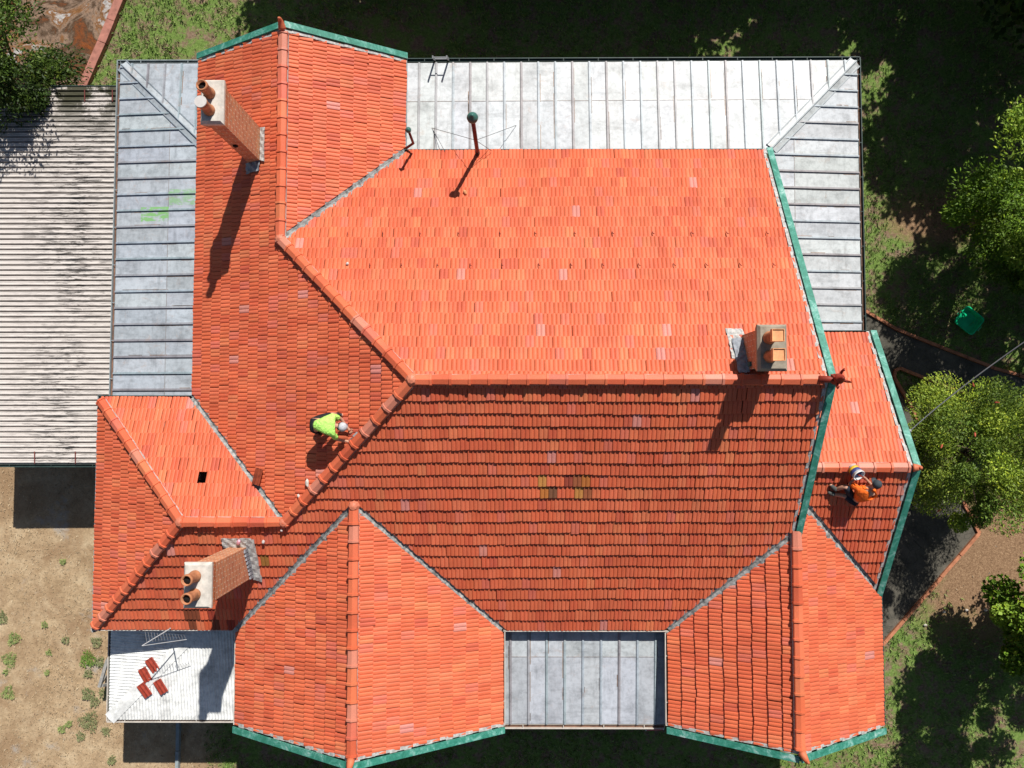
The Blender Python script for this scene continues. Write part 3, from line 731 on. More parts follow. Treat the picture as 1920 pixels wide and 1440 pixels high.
def lump(name, loc, s, mat, label, cat):
    bm = bmesh.new(); bmesh.ops.create_icosphere(bm, subdivisions=2, radius=1)
    for v in bm.verts: v.co = Vector((v.co.x*s[0], v.co.y*s[1], v.co.z*s[2]))*random.uniform(.8, 1.15)
    me = bpy.data.meshes.new(name); bm.to_mesh(me); bm.free(); me.materials.append(mat)
    o = bpy.data.objects.new(name, me); COL.objects.link(o); o.location = loc; o.rotation_euler = (0, -.5, random.random()); return tag(o, label, cat)
lump('mortar_chunk', (-4.82, -1.55, pW(-4.82, 0)+.09), (.05, .10, .04), M_CEM, 'larger cream mortar chunk on the tiles below the worker', 'rubble')
lump('mortar_chunk', (-5.04, -1.89, pW(-5.04, 0)+.08), (.035, .08, .03), M_CEM, 'smaller cream mortar chunk beside the hip capping, further down', 'rubble')
lump('mortar_chunk', (-3.97, 3.6, pN(0, 3.6)+.06), (.04, .04, .03), M_WHITE, 'small white speck of mortar on the big sunlit slope', 'rubble')
lump('mortar_chunk', (-5.55, -2.72, pS(0, -2.72)+.1), (.03, .03, .03), M_WHITE, 'tiny white crumb under the joint of ridge and hip', 'rubble')
lump('mortar_chunk', (-6.05, -3.02, pS(0, -3.02)+.08), (.04, .05, .03), M_WHITE, 'white crumb on red tiles right of the lower chimney', 'rubble')
lump('tile_fragment', (-1.27, 5.66, pN(0, 5.66)+.07), (.05, .08, .03), M_POTS, 'broken orange tile fragment beside the vent pipe shadow tip', 'tile fragment')
lump('plastic_bag', (-6.62, -3.02, pS(0, -3.02)+.14), (.09, .05, .04), plain('pink_white_plastic', (.75, .35, .42), .5, .5, 18), 'crumpled pink and white wrapper behind the lower chimney', 'wrapper')

# ladder on the north gutter
lad = tag(empty('ladder', (-2.04, 10.6, 0)), 'aluminium ladder leaning on the north verandah gutter', 'ladder')
topL = Vector((0, 9.70-10.6, 3.72)); botL = Vector((0, .45, 0)); m = MB()
for s in (-.19, .19): m = MB(); m.bar(botL+Vector((s, 0, 0)), topL+Vector((s, 0, 0)), .03, .07, (0, 1, .2), .03); m.build('rail', M_ALU, lad)
for k in range(11):
    p = botL.lerp(topL, (k+.7)/11.2); m = MB(); m.tube([p+Vector((-.19, 0, 0)), p+Vector((.19, 0, 0))], .016, 8); m.build('rung', M_ALU, lad)

# tv antenna over the white porch
an = tag(empty('tv_antenna', (-9.9, -5.55, 3.0)), 'thin metal television antenna fixed at the eave above the white porch', 'antenna')
a0, a1 = at(320, 1178, 4.15), at(266, 1211, 4.6); a2 = at(350, 1199, 4.25); off = an.location
m = MB(); m.tube([a0-off, a1-off], .013, 8); m.build('boom', M_ALU, an)
m = MB(); m.tube([at(318, 1180, 3.0)-off, at(319, 1178, 4.9)-off], .015, 8); m.build('mast', M_ALU, an)
m = MB(); m.tube([a1-off, a2-off], .009, 8); m.build('boom', M_ALU, an)
m = MB()
for k in range(14):
    p = a1.lerp(a2, .10+k/15)-off; L = .34-.016*k; m.tube([p+Vector((0, L*.2, -.02)), p+Vector((-.015, L, .05))], .005, 5)
m.build('element', M_ALU, an)

# overhead cable to the east wing
ca, cb = at(1706, 808, 4.5), at(1985, 598, 7.0); m = MB(); pts = []
for i in range(17):
    t = i/16; p = ca.lerp(cb, t); p.z -= .5*4*t*(1-t)*.5; pts.append(p)
m.tube(pts, .014, 6); tag(m.build('overhead_cable', plain('pale_cable', (.30, .30, .30), .6, .1)), 'thin grey service cable running from the east gable over the bush', 'cable')
m = MB(); m.lathe((ca.x-.02, ca.y, ca.z-.05), [(.03, 0), (.05, .03), (.03, .07), (.045, .09), (.01, .12)], 10); m.tube([ca, (9.42, ca.y-.1, ca.z-.15)], .012, 6); m.build('cable_bracket', M_ALU, house)

# ------------------------------------------------------------ people
def skin(name, nodes, edges, mat, parent, sub=2, root=0):
    me = bpy.data.meshes.new(name); me.from_pydata([n[0] for n in nodes], edges, []); me.materials.append(mat)
    o = bpy.data.objects.new(name, me); COL.objects.link(o); o.parent = parent
    md = o.modifiers.new('skin', 'SKIN'); md.use_smooth_shade = True
    for i, n in enumerate(nodes):
        sv = me.skin_vertices[0].data[i]; r = n[1]; sv.radius = r if isinstance(r, tuple) else (r, r); sv.use_root = (i == root)
    o.modifiers.new('sub', 'SUBSURF').levels = sub; o.modifiers['sub'].render_levels = sub; return o
SKIN = plain('skin', (.52, .27, .18), .6, .08, 9)
def finger_chains(hand, fwd, side, upv, s=1.0):
    """five short bent finger chains rooted in the palm"""
    out = []; hand = Vector(hand); fwd = Vector(fwd).normalized(); side = Vector(side).normalized(); upv = Vector(upv).normalized()
    for k, (o, L) in enumerate(((-.030, .062), (-.010, .074), (.010, .072), (.030, .060))):
        a = hand+fwd*.045+side*o; b = a+fwd*L*.5+upv*-.01; c = b+fwd*L*.35-upv*.028; out.append(([a, b, c], [.0095, .009, .0075]))
    a = hand+side*-.035+fwd*.005; b = a+side*-.025+fwd*.03-upv*.01; c = b+fwd*.03-upv*.012; out.append(([a, b, c], [.011, .010, .008]))
    return out
def person(name, label, J, cloth, lower, hat, boots, P0, face, hatcol2=None, glove=None):
    root = tag(empty(name, P0), label, 'person'); o = Vector(P0); V_ = lambda k: Vector(J[k])-o
    nodes = [(V_('pelvis'), (.105, .125)), (V_('spine'), (.09, .125)), (V_('chest'), (.10, .15)), (V_('neck'), .052), (V_('headb'), .06), (V_('head'), .088), (V_('headt'), .072)]
    E = [(0, 1), (1, 2), (2, 3), (3, 4), (4, 5), (5, 6)]
    for s in 'LR':
        k = len(nodes); nodes += [(V_('sh'+s), .058), (V_('el'+s), .042), (V_('wr'+s), .028), (V_('ha'+s), (.024, .038))]; E += [(2, k), (k, k+1), (k+1, k+2), (k+2, k+3)]
        k = len(nodes); nodes += [(V_('hip'+s), .09), (V_('kn'+s), .062), (V_('an'+s), .045), (V_('to'+s), .04)]; E += [(0, k), (k, k+1), (k+1, k+2), (k+2, k+3)]
    body = skin('body', nodes, E, SKIN, root)
    for s in 'LR':
        h = V_('ha'+s); f = (V_('ha'+s)-V_('wr'+s)).normalized(); sd = f.cross(Vector((0, 0, 1))).normalized()*(1 if s == 'L' else -1)
        for ch, rr in finger_chains(h-f*.03, f, sd, Vector((0, 0, 1))):
            m = MB(); m.tube(ch, rr, 7); m.build('finger', glove or SKIN, root, True)
    # face: nose, eyes, ears, mouth
    hd = V_('head'); fv = Vector(face).normalized(); rt = fv.cross(Vector((0, 0, 1)) if abs(fv.z) < .8 else Vector((0, 1, 0))).normalized(); uz = rt.cross(fv)
    m = MB(); m.lathe(hd+fv*.085+uz*-.01, [(.016, 0), (.012, .014), (.002, .026)], 8, tuple(fv)); m.build('nose', SKIN, root, True)
    m = MB()
    for s in (-1, 1): m.lathe(hd+fv*.083+rt*s*.032+uz*.02, [(.012, 0), (.009, .005), (.001, .008)], 8, tuple(fv))
    m.build('eyes', M_BLACK, root, True)
    m = MB(); m.bar(hd+fv*.088+rt*-.022-uz*.05, hd+fv*.088+rt*.022-uz*.05, .012, .006, tuple(fv), .004); m.build('mouth', plain('lips', (.35, .1, .08)), root)
    for s in (-1, 1): m = MB(); m.lathe(hd+rt*s*.085, [(.012, -.01), (.03, 0), (.02, .012), (.002, .014)], 10, tuple(rt*s)); m.build('ear', SKIN, root, True)
    # shirt
    N2 = [(V_('pelvis').lerp(V_('spine'), .2), (.14, .175)), (V_('spine'), (.14, .18)), (V_('chest'), (.14, .195)), (V_('neck').lerp(V_('chest'), .45), .115), (V_('neck').lerp(V_('chest'), .1), .07)]
    E2 = [(0, 1), (1, 2), (2, 3), (3, 4)]
    for s in 'LR':
        k = len(N2); N2 += [(V_('sh'+s), .083), (V_('sh'+s).lerp(V_('el'+s), .78), .068)]; E2 += [(2, k), (k, k+1)]
        if name and J.get('long'): N2.append((V_('el'+s), .055)); N2.append((V_('wr'+s), .04)); E2 += [(k+1, k+2), (k+2, k+3)]
    skin('shirt', N2, E2, cloth, root)
    N3 = [(V_('pelvis'), (.125, .15)), (V_('pelvis').lerp(V_('spine'), .45), (.115, .14))]; E3 = [(0, 1)]
    for s in 'LR':
        k = len(N3); N3 += [(V_('hip'+s), .108), (V_('kn'+s), .078)]; E3 += [(0, k), (k, k+1)]
        if J.get('trousers'): N3.append((V_('an'+s), .062)); E3.append((k+1, k+2))
    skin('trousers', N3, E3, lower, root)
    for s in 'LR':
        a, t = V_('an'+s), V_('to'+s); d = (t-a).normalized()
        skin('boot', [(a+Vector((0, 0, .07)), .055), (a, .06), (a.lerp(t, .55), (.058, .05)), (t, (.052, .038))], [(0, 1), (1, 2), (2, 3)], boots, root)
    # hair and hat
    hu = (V_('headt')-V_('headb')).normalized()
    m = MB(); m.lathe(hd+hu*.0, [(.101, -.01), (.103, .03), (.094, .07), (.068, .102), (.03, .118), (.001, .12)], 20, tuple(hu)); m.cm = 1
    f2 = (fv-hu*fv.dot(hu)).normalized(); r2 = f2.cross(hu)
    pts = []
    for a in range(-4, 5):
        t = a/4*1.15; pts.append(hd+hu*.012+(f2*math.cos(t)+r2*math.sin(t))*.10)
    for a in range(4, -5, -1):
        t = a/4*1.0; pts.append(hd+hu*-.002+(f2*math.cos(t)+r2*math.sin(t))*.10+f2*(.075 if abs(a) < 4 else .0))
    m.cm = 0; k = len(pts); m.add(pts+[p-hu*.008 for p in pts], [tuple(range(k)), tuple(range(2*k-1, k-1, -1))]+[(i, (i+1) % k, k+(i+1) % k, k+i) for i in range(k)])
    m.build('cap', [hat, hatcol2 or hat], root, True)
    m = MB(); m.lathe(hd-fv*.012-hu*.01, [(.07, -.05), (.094, -.03), (.097, .01), (.08, .05)], 18, tuple(hu)); m.build('hair', plain('brown_hair', (.05, .03, .02), .8), root, True)
    return root
J1 = dict(pelvis=(-4.42, -.20, 6.97), spine=(-4.24, -.20, 7.10), chest=(-4.02, -.20, 7.13), neck=(-3.91, -.21, 7.13), headb=(-3.86, -.22, 7.11), head=(-3.79, -.235, 7.08), headt=(-3.66, -.245, 7.03),
          shL=(-3.98, -.01, 7.08), elL=(-3.86, -.06, 6.86), wrL=(-3.74, -.26, 6.74), haL=(-3.69, -.33, 6.72),
          shR=(-3.98, -.40, 7.08), elR=(-3.93, -.52, 6.85), wrR=(-3.76, -.56, 6.74), haR=(-3.69, -.57, 6.73),
          hipL=(-4.44, -.10, 6.92), knL=(-4.06, .03, 6.80), anL=(-4.05, .03, 6.50), toL=(-3.88, .02, 6.57),
          hipR=(-4.44, -.30, 6.92), knR=(-4.34, -.33, 6.56), anR=(-4.60, -.36, 6.21), toR=(-4.42, -.38, 6.28))
J1['headt'] = (-3.77, -.24, 7.17)
vis = plain('lime_hi_vis', (.48, .88, .17), .7, .08, 14, fold=.9); blk = plain('black_fabric', (.012, .013, .016), .8, .3); boot = plain('grey_work_boot', (.07, .075, .07), .7, .4)
person('person', 'roofer in lime green shirt and pale cap bending over the hip capping', J1, vis, blk, plain('pale_grey_cap', (.48, .48, .50), .8, .2, 25), plain('black_boot', (.03, .03, .03), .6), (-4.3, -.2, pW(-4.3, 0)), (.9, -.1, -.45), glove=None)
J2 = dict(pelvis=(8.08, -1.93, 5.60), spine=(8.10, -1.86, 5.76), chest=(8.14, -1.76, 5.92), neck=(8.22, -1.66, 6.04), headb=(8.25, -1.62, 6.09), head=(8.29, -1.57, 6.17), headt=(8.30, -1.55, 6.25),
          shL=(7.96, -1.68, 5.95), elL=(7.83, -1.58, 5.80), wrL=(7.93, -1.46, 5.90), haL=(7.99, -1.42, 5.92),
          shR=(8.34, -1.82, 5.93), elR=(8.36, -1.62, 5.78), wrR=(8.18, -1.45, 5.86), haR=(8.11, -1.42, 5.90),
          hipL=(7.98, -1.92, 5.58), knL=(7.74, -1.64, 5.84), anL=(7.60, -1.74, 5.60), toL=(7.44, -1.62, 5.64),
          hipR=(8.06, -2.02, 5.55), knR=(7.78, -1.88, 5.62), anR=(7.60, -1.72, 5.57), toR=(7.47, -1.76, 5.58), trousers=False)
J2['anR'] = (7.58, -1.86, 5.50); J2['toR'] = (7.43, -1.80, 5.54)
person('person', 'roofer in bright orange shirt and dark cap sitting beside a bucket', J2, plain('orange_hi_vis', (.95, .16, .015), .7, .08, 14, fold=.9), plain('navy_trousers', (.015, .022, .035), .8, .3, fold=.8),
       plain('dark_cap', (.045, .055, .065), .8, .15), boot, (8.08, -1.9, pES(0, -1.9)), (-.35, .6, -.55))
# bucket
bk = Vector((7.86, -1.20, pES(0, -1.20)+.06)); bx = Vector((.25, -.62, .74)).normalized()
def bucket():
    e = tag(empty('bucket', bk), 'white plastic bucket with blue and yellow label tilted beside the orange worker', 'bucket')
    m = MB(); m.lathe((0, 0, 0), [(.115, 0), (.135, .26), (.142, .262), (.142, .285), (.128, .285), (.108, .03), (.001, .03)], 28, tuple(bx)); m.build('pail', plain('white_plastic', (.75, .75, .74), .4, .05), e, True)
    for n_, z0, z1, c in (('label_band', .05, .12, (.75, .45, .03)), ('label_band', .122, .21, (.05, .07, .22))):
        m = MB(); r0 = .115+.02*z0/.26+.002; r1 = .115+.02*z1/.26+.002; m.lathe(bx*0, [(r0-.004, z0), (r0, z0), (r1, z1), (r1-.004, z1)], 28, tuple(bx)); m.build(n_, plain(n_, c, .4, .1), e, True)
    m = MB(); m.lathe(bx*.18, [(.122, 0), (.1, .003)], 20, tuple(bx)); m.build('mortar_filling', plain('pink_pointing', (.32, .13, .13), .9), e)
    m = MB(); m.bar(bx*.2+Vector((-.02, 0, 0)), bx*.36+Vector((.03, .02, .04)), .03, .012); m.build('trowel_handle', M_FIND, e)
bucket()
# trowel by the green worker
m = MB(); q = at(661, 819, 6.82); m.bar((0, 0, 0), (.10, .09, .02), .06, .006); m.cm = 1; m.tube([(-.02, -.02, 0), (-.09, -.09, .03)], .014, 8)
o = tag(m.build('trowel', [M_ALU, M_WIRE]), 'small pointing trowel held against the hip capping by the green shirted roofer', 'trowel'); o.location = (q.x, q.y, 6.74)

# ------------------------------------------------------------ ground
def ground_mat():
    n = NB('dry_lawn_and_dirt'); p = n.n('SeparateXYZ', i_Vector=n.coord()); X, Y = p.outputs[0], p.outputs[1]
    a = n.noise(1.2, 8, .7); b = n.noise(14, 6, .75); c = n.noise(60, 4, .8); d = n.noise(.45, 5, .6, dist=.5)
    dirt = n.ramp(a, [(.28, (.27, .18, .10)), (.48, (.42, .30, .18)), (.68, (.54, .42, .27))])
    dirt = n.mix(dirt, n.ramp(n.noise(9, 7, .8), [(.3, .72), (.5, 1.), (.72, 1.22)]), 1, 'MULTIPLY')
    dirt = n.mix(dirt, n.ramp(c, [(.3, .82), (.7, 1.15)]), 1, 'MULTIPLY')
    dirt = n.mix(dirt, (.27, .17, .095), n.ramp(n.noise(.55, 7, .7, dist=.4), [(.48, 0.), (.62, .75)]))
    grey = n.ramp(n.noise(.8, 6, .7), [(.58, 0.), (.68, .7)])
    dirt = n.mix(dirt, (.36, .34, .31), grey)
    soil = n.ramp(b, [(.3, (.10, .065, .04)), (.5, (.22, .15, .10)), (.72, (.36, .27, .18))])
    soil = n.mix(soil, n.ramp(c, [(.3, .6), (.7, 1.3)]), 1, 'MULTIPLY')
    gr = n.ramp(b, [(.3, (.07, .13, .025)), (.55, (.15, .25, .05)), (.75, (.23, .33, .09))])
    gr = n.mix(gr, n.ramp(c, [(.3, .6), (.7, 1.35)]), 1, 'MULTIPLY')
    lawn = n.mix(soil, gr, n.ramp(n.noise(2.4, 7, .75), [(.42, 0.), (.53, .9)]))
    lit = n.ramp(n.noise(38, 2, .5), [(.70, 0.), (.73, .8)])
    lawn = n.mix(lawn, (.42, .33, .22), lit)
    mulch = n.ramp(n.noise(22, 8, .85, dist=1), [(.34, (.08, .045, .025)), (.5, (.25, .15, .085)), (.66, (.52, .35, .21))])
    def blob(cx, cy, rx, ry, soft=.35):
        u = n.math('DIVIDE', n.math('SUBTRACT', X, cx), rx); v = n.math('DIVIDE', n.math('SUBTRACT', Y, cy), ry)
        r = n.math('SQRT', n.math('ADD', n.math('MULTIPLY', u, u), n.math('MULTIPLY', v, v)))
        r = n.math('ADD', r, n.math('MULTIPLY', n.math('SUBTRACT', d, .5), 1.2))
        return n.rng(r, 1+soft, 1-soft)
    c1_ = n.mix(lawn, mulch, blob(15.2, -4.6, 3.0, 2.3)); c1_ = n.mix(c1_, mulch, blob(13.6, 6.3, 1.5, .9))
    wob = n.math('MULTIPLY', n.math('SUBTRACT', d, .5), 2.2)
    west = n.math('MULTIPLY', n.rng(n.math('ADD', X, wob), -9.0, -9.8), n.rng(n.math('ADD', Y, wob), 8.6, 7.6))
    col = n.mix(c1_, dirt, west)
    n.bump(n.math('ADD', b, n.math('MULTIPLY', c, .5)), .6, .03)
    return n.out(col, .95, .1)
me = MB(); N_ = 120; gs = []
ext = 150
for i in range(N_+1):
    for j in range(N_+1):
        s = (i/N_-.5)*2; t = (j/N_-.5)*2; x = s*24+math.copysign(abs(s)**6*ext, s); y = t*20+math.copysign(abs(t)**6*ext, t)
        gs.append((x, y, .03*math.sin(x*.7+1)*math.sin(y*.6)-.03))
me.add(gs, [(i*(N_+1)+j, (i+1)*(N_+1)+j, (i+1)*(N_+1)+j+1, i*(N_+1)+j+1) for i in range(N_) for j in range(N_)])
tag(me.build('ground', ground_mat(), None, True), None, None, None, 'structure')
def sheet(name, pts, mat, z0=.012, th=.12):
    mb = MB(); k = len(pts); top = [(x, y, z0) for x, y in pts]; mb.add(top+[(x, y, z0-th) for x, y in pts], [tuple(range(k))]+[(i, k+i, k+(i+1) % k, (i+1) % k) for i in range(k)])
    return mb.build(name, mat)
def conc():
    n = NB('old_concrete'); f = n.noise(1.3, 8, .7); g = n.noise(30, 5, .7)
    c = n.ramp(f, [(.3, (.05, .046, .037)), (.5, (.10, .092, .073)), (.7, (.17, .15, .12))]); c = n.mix(c, n.ramp(g, [(.3, .75), (.7, 1.2)]), 1, 'MULTIPLY')
    cr = n.n('TexVoronoi', feature='DISTANCE_TO_EDGE', i_Vector=n.n('Mapping', i_Vector=n.coord(), i_Scale=(.45, .45, 1)).outputs[0]).outputs[0]
    c = n.mix(c, (.03, .03, .025), n.ramp(cr, [(0, .8), (.012, 0.)])); n.bump(g, .3, .01); return n.out(c, .9, .2)
path_pts = [(8.5, 4.3), (10.9, 3.33), (12.03, 2.66), (13.36, 2.12), (15.02, 1.46), (19, .25), (19, -.9), (15, .45), (12.92, 1.22), (12.0, 1.55), (11.86, 1.28), (12.31, .5), (12.9, -.8), (13.7, -2.2), (14.37, -3.62), (13.18, -4.97), (11.39, -6.94), (9.8, -8.6), (8.5, -8.6)]
tag(sheet('path', path_pts[::-1], conc(), .03), None, None, None, 'structure')
def edging(name, pts, w, h, mat, label, z0=-.02):
    mb = MB()
    for a, b in zip(pts[:-1], pts[1:]):
        A = Vector((*a, z0+h)); B = Vector((*b, z0+h)); L = (B-A).length; n = max(1, round(L/.8))
        for i in range(n):
            j = random.uniform(-.01, .01); p = A.lerp(B, i/n+.004); q = A.lerp(B, (i+1)/n-.004); mb.bar(p+Vector((j, j, 0)), q+Vector((j, -j, 0)), w, h, (0, 0, 1), j*.6)
    return tag(mb.build(name, mat), label, 'edging')
edging('garden_edging', [(9.6, 4.1), (10.96, 3.36), (12.03, 2.72), (13.36, 2.18), (15.02, 1.52), (19, .31)], .09, .12, M_EDGE, 'long terracotta edging along the north side of the concrete path')
edging('garden_edging', [(15, .40), (12.92, 1.16), (12.1, 1.5), (11.93, 1.42), (11.90, 1.22), (12.33, .45), (12.9, -.8)], .09, .12, M_EDGE, 'curved terracotta edging round the tip of the garden bed by the path')
edging('garden_edging', [(13.75, -2.2), (14.42, -3.64), (13.22, -5.0), (11.43, -6.97), (9.9, -8.6)], .10, .12, M_EDGE, 'diagonal terracotta edging running from the bush towards the southeast gable')
edging('garden_edging', [(-12.55, 13.95), (-12.74, 13.45), (-13.28, 12.0), (-13.84, 10.64), (-14.2, 9.7)], .27, .16, M_EDGE2, 'thick reddish kerb crossing the lawn beside the carport in the upper left')
edging('concrete_kerb', [(-10.42, -8.6), (-10.40, -12)], .10, .14, M_GUT_OUT, 'thin grey concrete kerb in the shadow south of the white porch')
def bedmat():
    n = NB('rusty_garden_bed'); f = n.noise(.9, 6, .65, dist=1.2); g = n.noise(12, 6, .8)
    c = n.ramp(f, [(.30, (.20, .05, .006)), (.42, (.07, .04, .02)), (.5, (.24, .16, .11)), (.58, (.18, .07, .012)), (.64, (.42, .40, .38)), (.76, (.12, .09, .07))])
    c = n.mix(c, n.ramp(g, [(.3, .55), (.7, 1.5)]), 1, 'MULTIPLY'); n.bump(g, .7, .03); return n.out(c, .8, .3)
tag(sheet('garden_bed', [(-19, 16), (-19, 10.2), (-14.1, 10.2), (-13.95, 10.64), (-13.4, 12.0), (-12.9, 13.45), (-12.2, 16)], bedmat(), .03), None, None, None, 'structure')

# grass and litter : uncountable
def scatter(name, n, xr_, yr_, keep, size, cols, mat, blades=3, hgt=(.5, 1)):
    x = rng.uniform(*xr_, n); y = rng.uniform(*yr_, n); k = keep(x, y); x, y = x[k], y[k]; n = len(x); V_, C_ = [], []
    for b in range(blades):
        a = rng.uniform(0, 6.283, n); L = rng.uniform(*size, n); wd = L*rng.uniform(.16, .34, n); r = rng.uniform(*hgt, n)*L; ox = rng.normal(0, .018, n); oy = rng.normal(0, .018, n)
        dx, dy = np.cos(a), np.sin(a)
        p0 = np.stack([x+ox-dy*wd/2, y+oy+dx*wd/2, np.full(n, -.02)], 1); p1 = np.stack([x+ox+dy*wd/2, y+oy-dx*wd/2, np.full(n, -.02)], 1)
        p2 = np.stack([x+ox+dx*L*.6+dy*wd/2, y+oy+dy*L*.6-dx*wd/2, r*.8], 1); p3 = np.stack([x+ox+dx*L, y+oy+dy*L, r*.9], 1)
        V_.append(np.stack([p0, p1, p2, p3], 1)); C_.append(np.array(cols)[rng.integers(len(cols), size=n)]*rng.uniform(.7, 1.25, (n, 1)))
    V_ = np.concatenate(V_).reshape(-1, 3); C_ = np.concatenate(C_); m = len(C_)
    return quads(name, V_, C_, mat)
def quads(name, V_, C_, mat, parent=None):
    m = len(C_); me = bpy.data.meshes.new(name)
    me.vertices.add(m*4); me.vertices.foreach_set('co', V_.astype(np.float32).ravel()); me.loops.add(m*4); me.loops.foreach_set('vertex_index', np.arange(m*4, dtype=np.int32))
    me.polygons.add(m); me.polygons.foreach_set('loop_start', np.arange(0, m*4, 4, dtype=np.int32)); me.materials.append(mat)
    a = me.attributes.new('tint', 'FLOAT_COLOR', 'FACE'); t = np.ones((m, 4), np.float32); t[:, :3] = C_; a.data.foreach_set('color', t.ravel()); me.update(calc_edges=True)
    o = bpy.data.objects.new(name, me); COL.objects.link(o); o.parent = parent; return o
def leafmat(name, trans=.3):
    n = NB(name); a = n.n('Attribute', attribute_name='tint').outputs[0]; n.out(a, .55, .3)
    tr = n.n('BsdfTranslucent', i_Color=n.mix(a, (1.0, 1.0, .3), .35, 'MULTIPLY')); mx = n.n('MixShader', i_Fac=trans); n.t.links.new(n.b.outputs[0], mx.inputs[1]); n.t.links.new(tr.outputs[0], mx.inputs[2])
    n.t.links.new(mx.outputs[0], n.t.nodes['Material Output'].inputs[0]); return n.m
M_LEAF = leafmat('leaf', .16); M_GRASS = leafmat('grass_blade', .2)
def vnoise(x, y, s, seed):
    r = np.random.default_rng(seed); ph = r.uniform(0, 6.28, (6, 2)); k = r.normal(0, 1, (6, 2))*s; return sum(np.sin(k[i, 0]*x+k[i, 1]*y+ph[i, 0]) for i in range(6))/6
inpath = lambda x, y: inside(path_pts, x, y)
bedp = [(-19, 16), (-19, 10.2), (-14.1, 10.2), (-13.95, 10.64), (-13.4, 12.0), (-12.9, 13.45), (-12.2, 16)]
def keep_lawn(x, y):
    k = ((x > 9.2) | (y > 9.3) | (y < -8.2)) & ~((x < -9.6) & (y < 8.3)) & ~inpath(x, y) & ~inside(bedp, x, y)
    k &= vnoise(x, y, 2.0, 3)+.6*vnoise(x, y, 6.0, 4)+rng.normal(0, .25, len(x)) > -.22
    return k & ~(((x-15.2)/2.8)**2+((y+4.6)/2.1)**2 < rng.uniform(.4, 1.2, len(x)))
GC = [(.16, .27, .05), (.22, .34, .08), (.12, .20, .04), (.28, .38, .11), (.20, .26, .10)]
tag(scatter('grass', 110000, (-16, 18), (-12, 15), keep_lawn, (.03, .10), GC, M_GRASS), None, None, None, 'stuff')
keep_all = lambda x, y: ((x > 9.2) | (y > 9.3) | (y < -8.2)) & ~inpath(x, y)
tag(scatter('leaf_litter', 9000, (-17, 18), (-12, 15), keep_all, (.03, .07), [(.34, .22, .13), (.22, .12, .07), (.45, .36, .25), (.3, .3, .26)], M_GRASS, 1, (.05, .3)), None, None, None, 'stuff')
tag(scatter('dry_straw', 30000, (-18, -9), (-12, 9), lambda x, y: (x < -10.9) | (y < -8.3), (.02, .07), [(.5, .38, .24), (.46, .34, .2), (.34, .25, .15), (.56, .46, .31)], M_GRASS, 1, (.03, .15)), None, None, None, 'stuff')

# ------------------------------------------------------------ trees and plants
BARK = plain('bark', (.14, .10, .07), .95, .4, 8)
def tree(name, cx, cy, R_, z0, z1, n, leaf, cols, label, cat='tree', group=None, clumps=60, long=False, seed=1, red=0, squash=1.):
    r = np.random.default_rng(seed); root = tag(empty(name, (cx, cy, 0)), label, cat, group)
    zc, rz_ = (z0+z1)/2, (z1-z0)/2
    # limbs to clump centres
    d = r.normal(0, 1, (clumps, 3)); d /= np.linalg.norm(d, axis=1)[:, None]; rad = r.uniform(.3, 1.04, clumps)**.7
    C_ = np.stack([d[:, 0]*rad*R_, d[:, 1]*rad*R_*squash, zc+d[:, 2]*rad*rz_], 1)
    m = MB(); top = Vector((0, 0, zc+rz_*.3)); m.tube([(0, 0, -.1), (.05, .03, z0*.6), tuple(Vector((.0, .05, zc)))], [.05*R_+.04, .045*R_, .03*R_], 9)
    for i in range(min(clumps, 26)):
        st = Vector((0, .03, r.uniform(z0*.6, zc))); e = Vector(C_[i]); mid = st.lerp(e, .5)+Vector((0, 0, .12*R_)); m.tube([st, mid, e], [.022*R_, .014*R_, .005], 5)
    m.build('trunk', BARK, root, True)
    # leaves in clumps
    ci = r.integers(clumps, size=n); cr = (R_*.27)*(.5+1.0*r.random(clumps)**1.3); q = r.normal(0, 1, (n, 3)); q /= np.linalg.norm(q, axis=1)[:, None]; q *= (r.random((n, 1))**.42)
    P_ = C_[ci]+q*cr[ci][:, None]*np.array([1, 1, .8])
    outw = P_-np.array([0, 0, zc-rz_*.5]); outw /= np.linalg.norm(outw, axis=1)[:, None]+1e-6
    dr = outw*.8+r.normal(0, .55, (n, 3)); dr /= np.linalg.norm(dr, axis=1)[:, None]
    nr = r.normal(0, 1, (n, 3)); nr[:, 2] = abs(nr[:, 2])+.6; sd = np.cross(dr, nr); sd /= np.linalg.norm(sd, axis=1)[:, None]
    L = leaf*r.uniform(.6, 1.4, (n, 1)); W_ = L*(.16 if long else .42)
    Q_ = np.stack([P_-dr*L*.5, P_+sd*W_, P_+dr*L*.5, P_-sd*W_], 1).reshape(-1, 3)
    cc = np.array(cols)[r.integers(len(cols), size=clumps)][ci]*r.uniform(.65, 1.35, (n, 1))*(.72+.56*r.random(clumps))[ci][:, None]
    yl = r.random(n) < .14; cc[yl] = cc[yl]*np.array([1.8, 1.5, 1.1])
    quads('crown', Q_, cc, M_LEAF, root)
    if red:
        m = MB()
        for i in range(red):
            a = r.uniform(0, 6.28); e = r.uniform(.35, 1); p = Vector((math.cos(a)*e*R_*1.02, math.sin(a)*e*R_*squash, zc+rz_*math.sqrt(max(0, 1-e*e))*1.05)); dv = Vector(r.normal(0, 1, 3)); dv.z = abs(dv.z); dv.normalize()
            m.tube([p, p+dv*.04, p+dv*.12], [.012, .026, .012], 7)
        m.build('flower_spikes', plain('red_bottlebrush', (.45, .09, .05), .8), root)
    return root
DG = [(.045, .085, .012), (.06, .11, .015), (.035, .07, .01), (.085, .14, .02)]
OG = [(.17, .25, .03), (.23, .32, .035), (.11, .175, .025), (.29, .38, .05)]
BG = [(.11, .20, .015), (.16, .27, .025), (.08, .15, .012), (.22, .33, .035)]
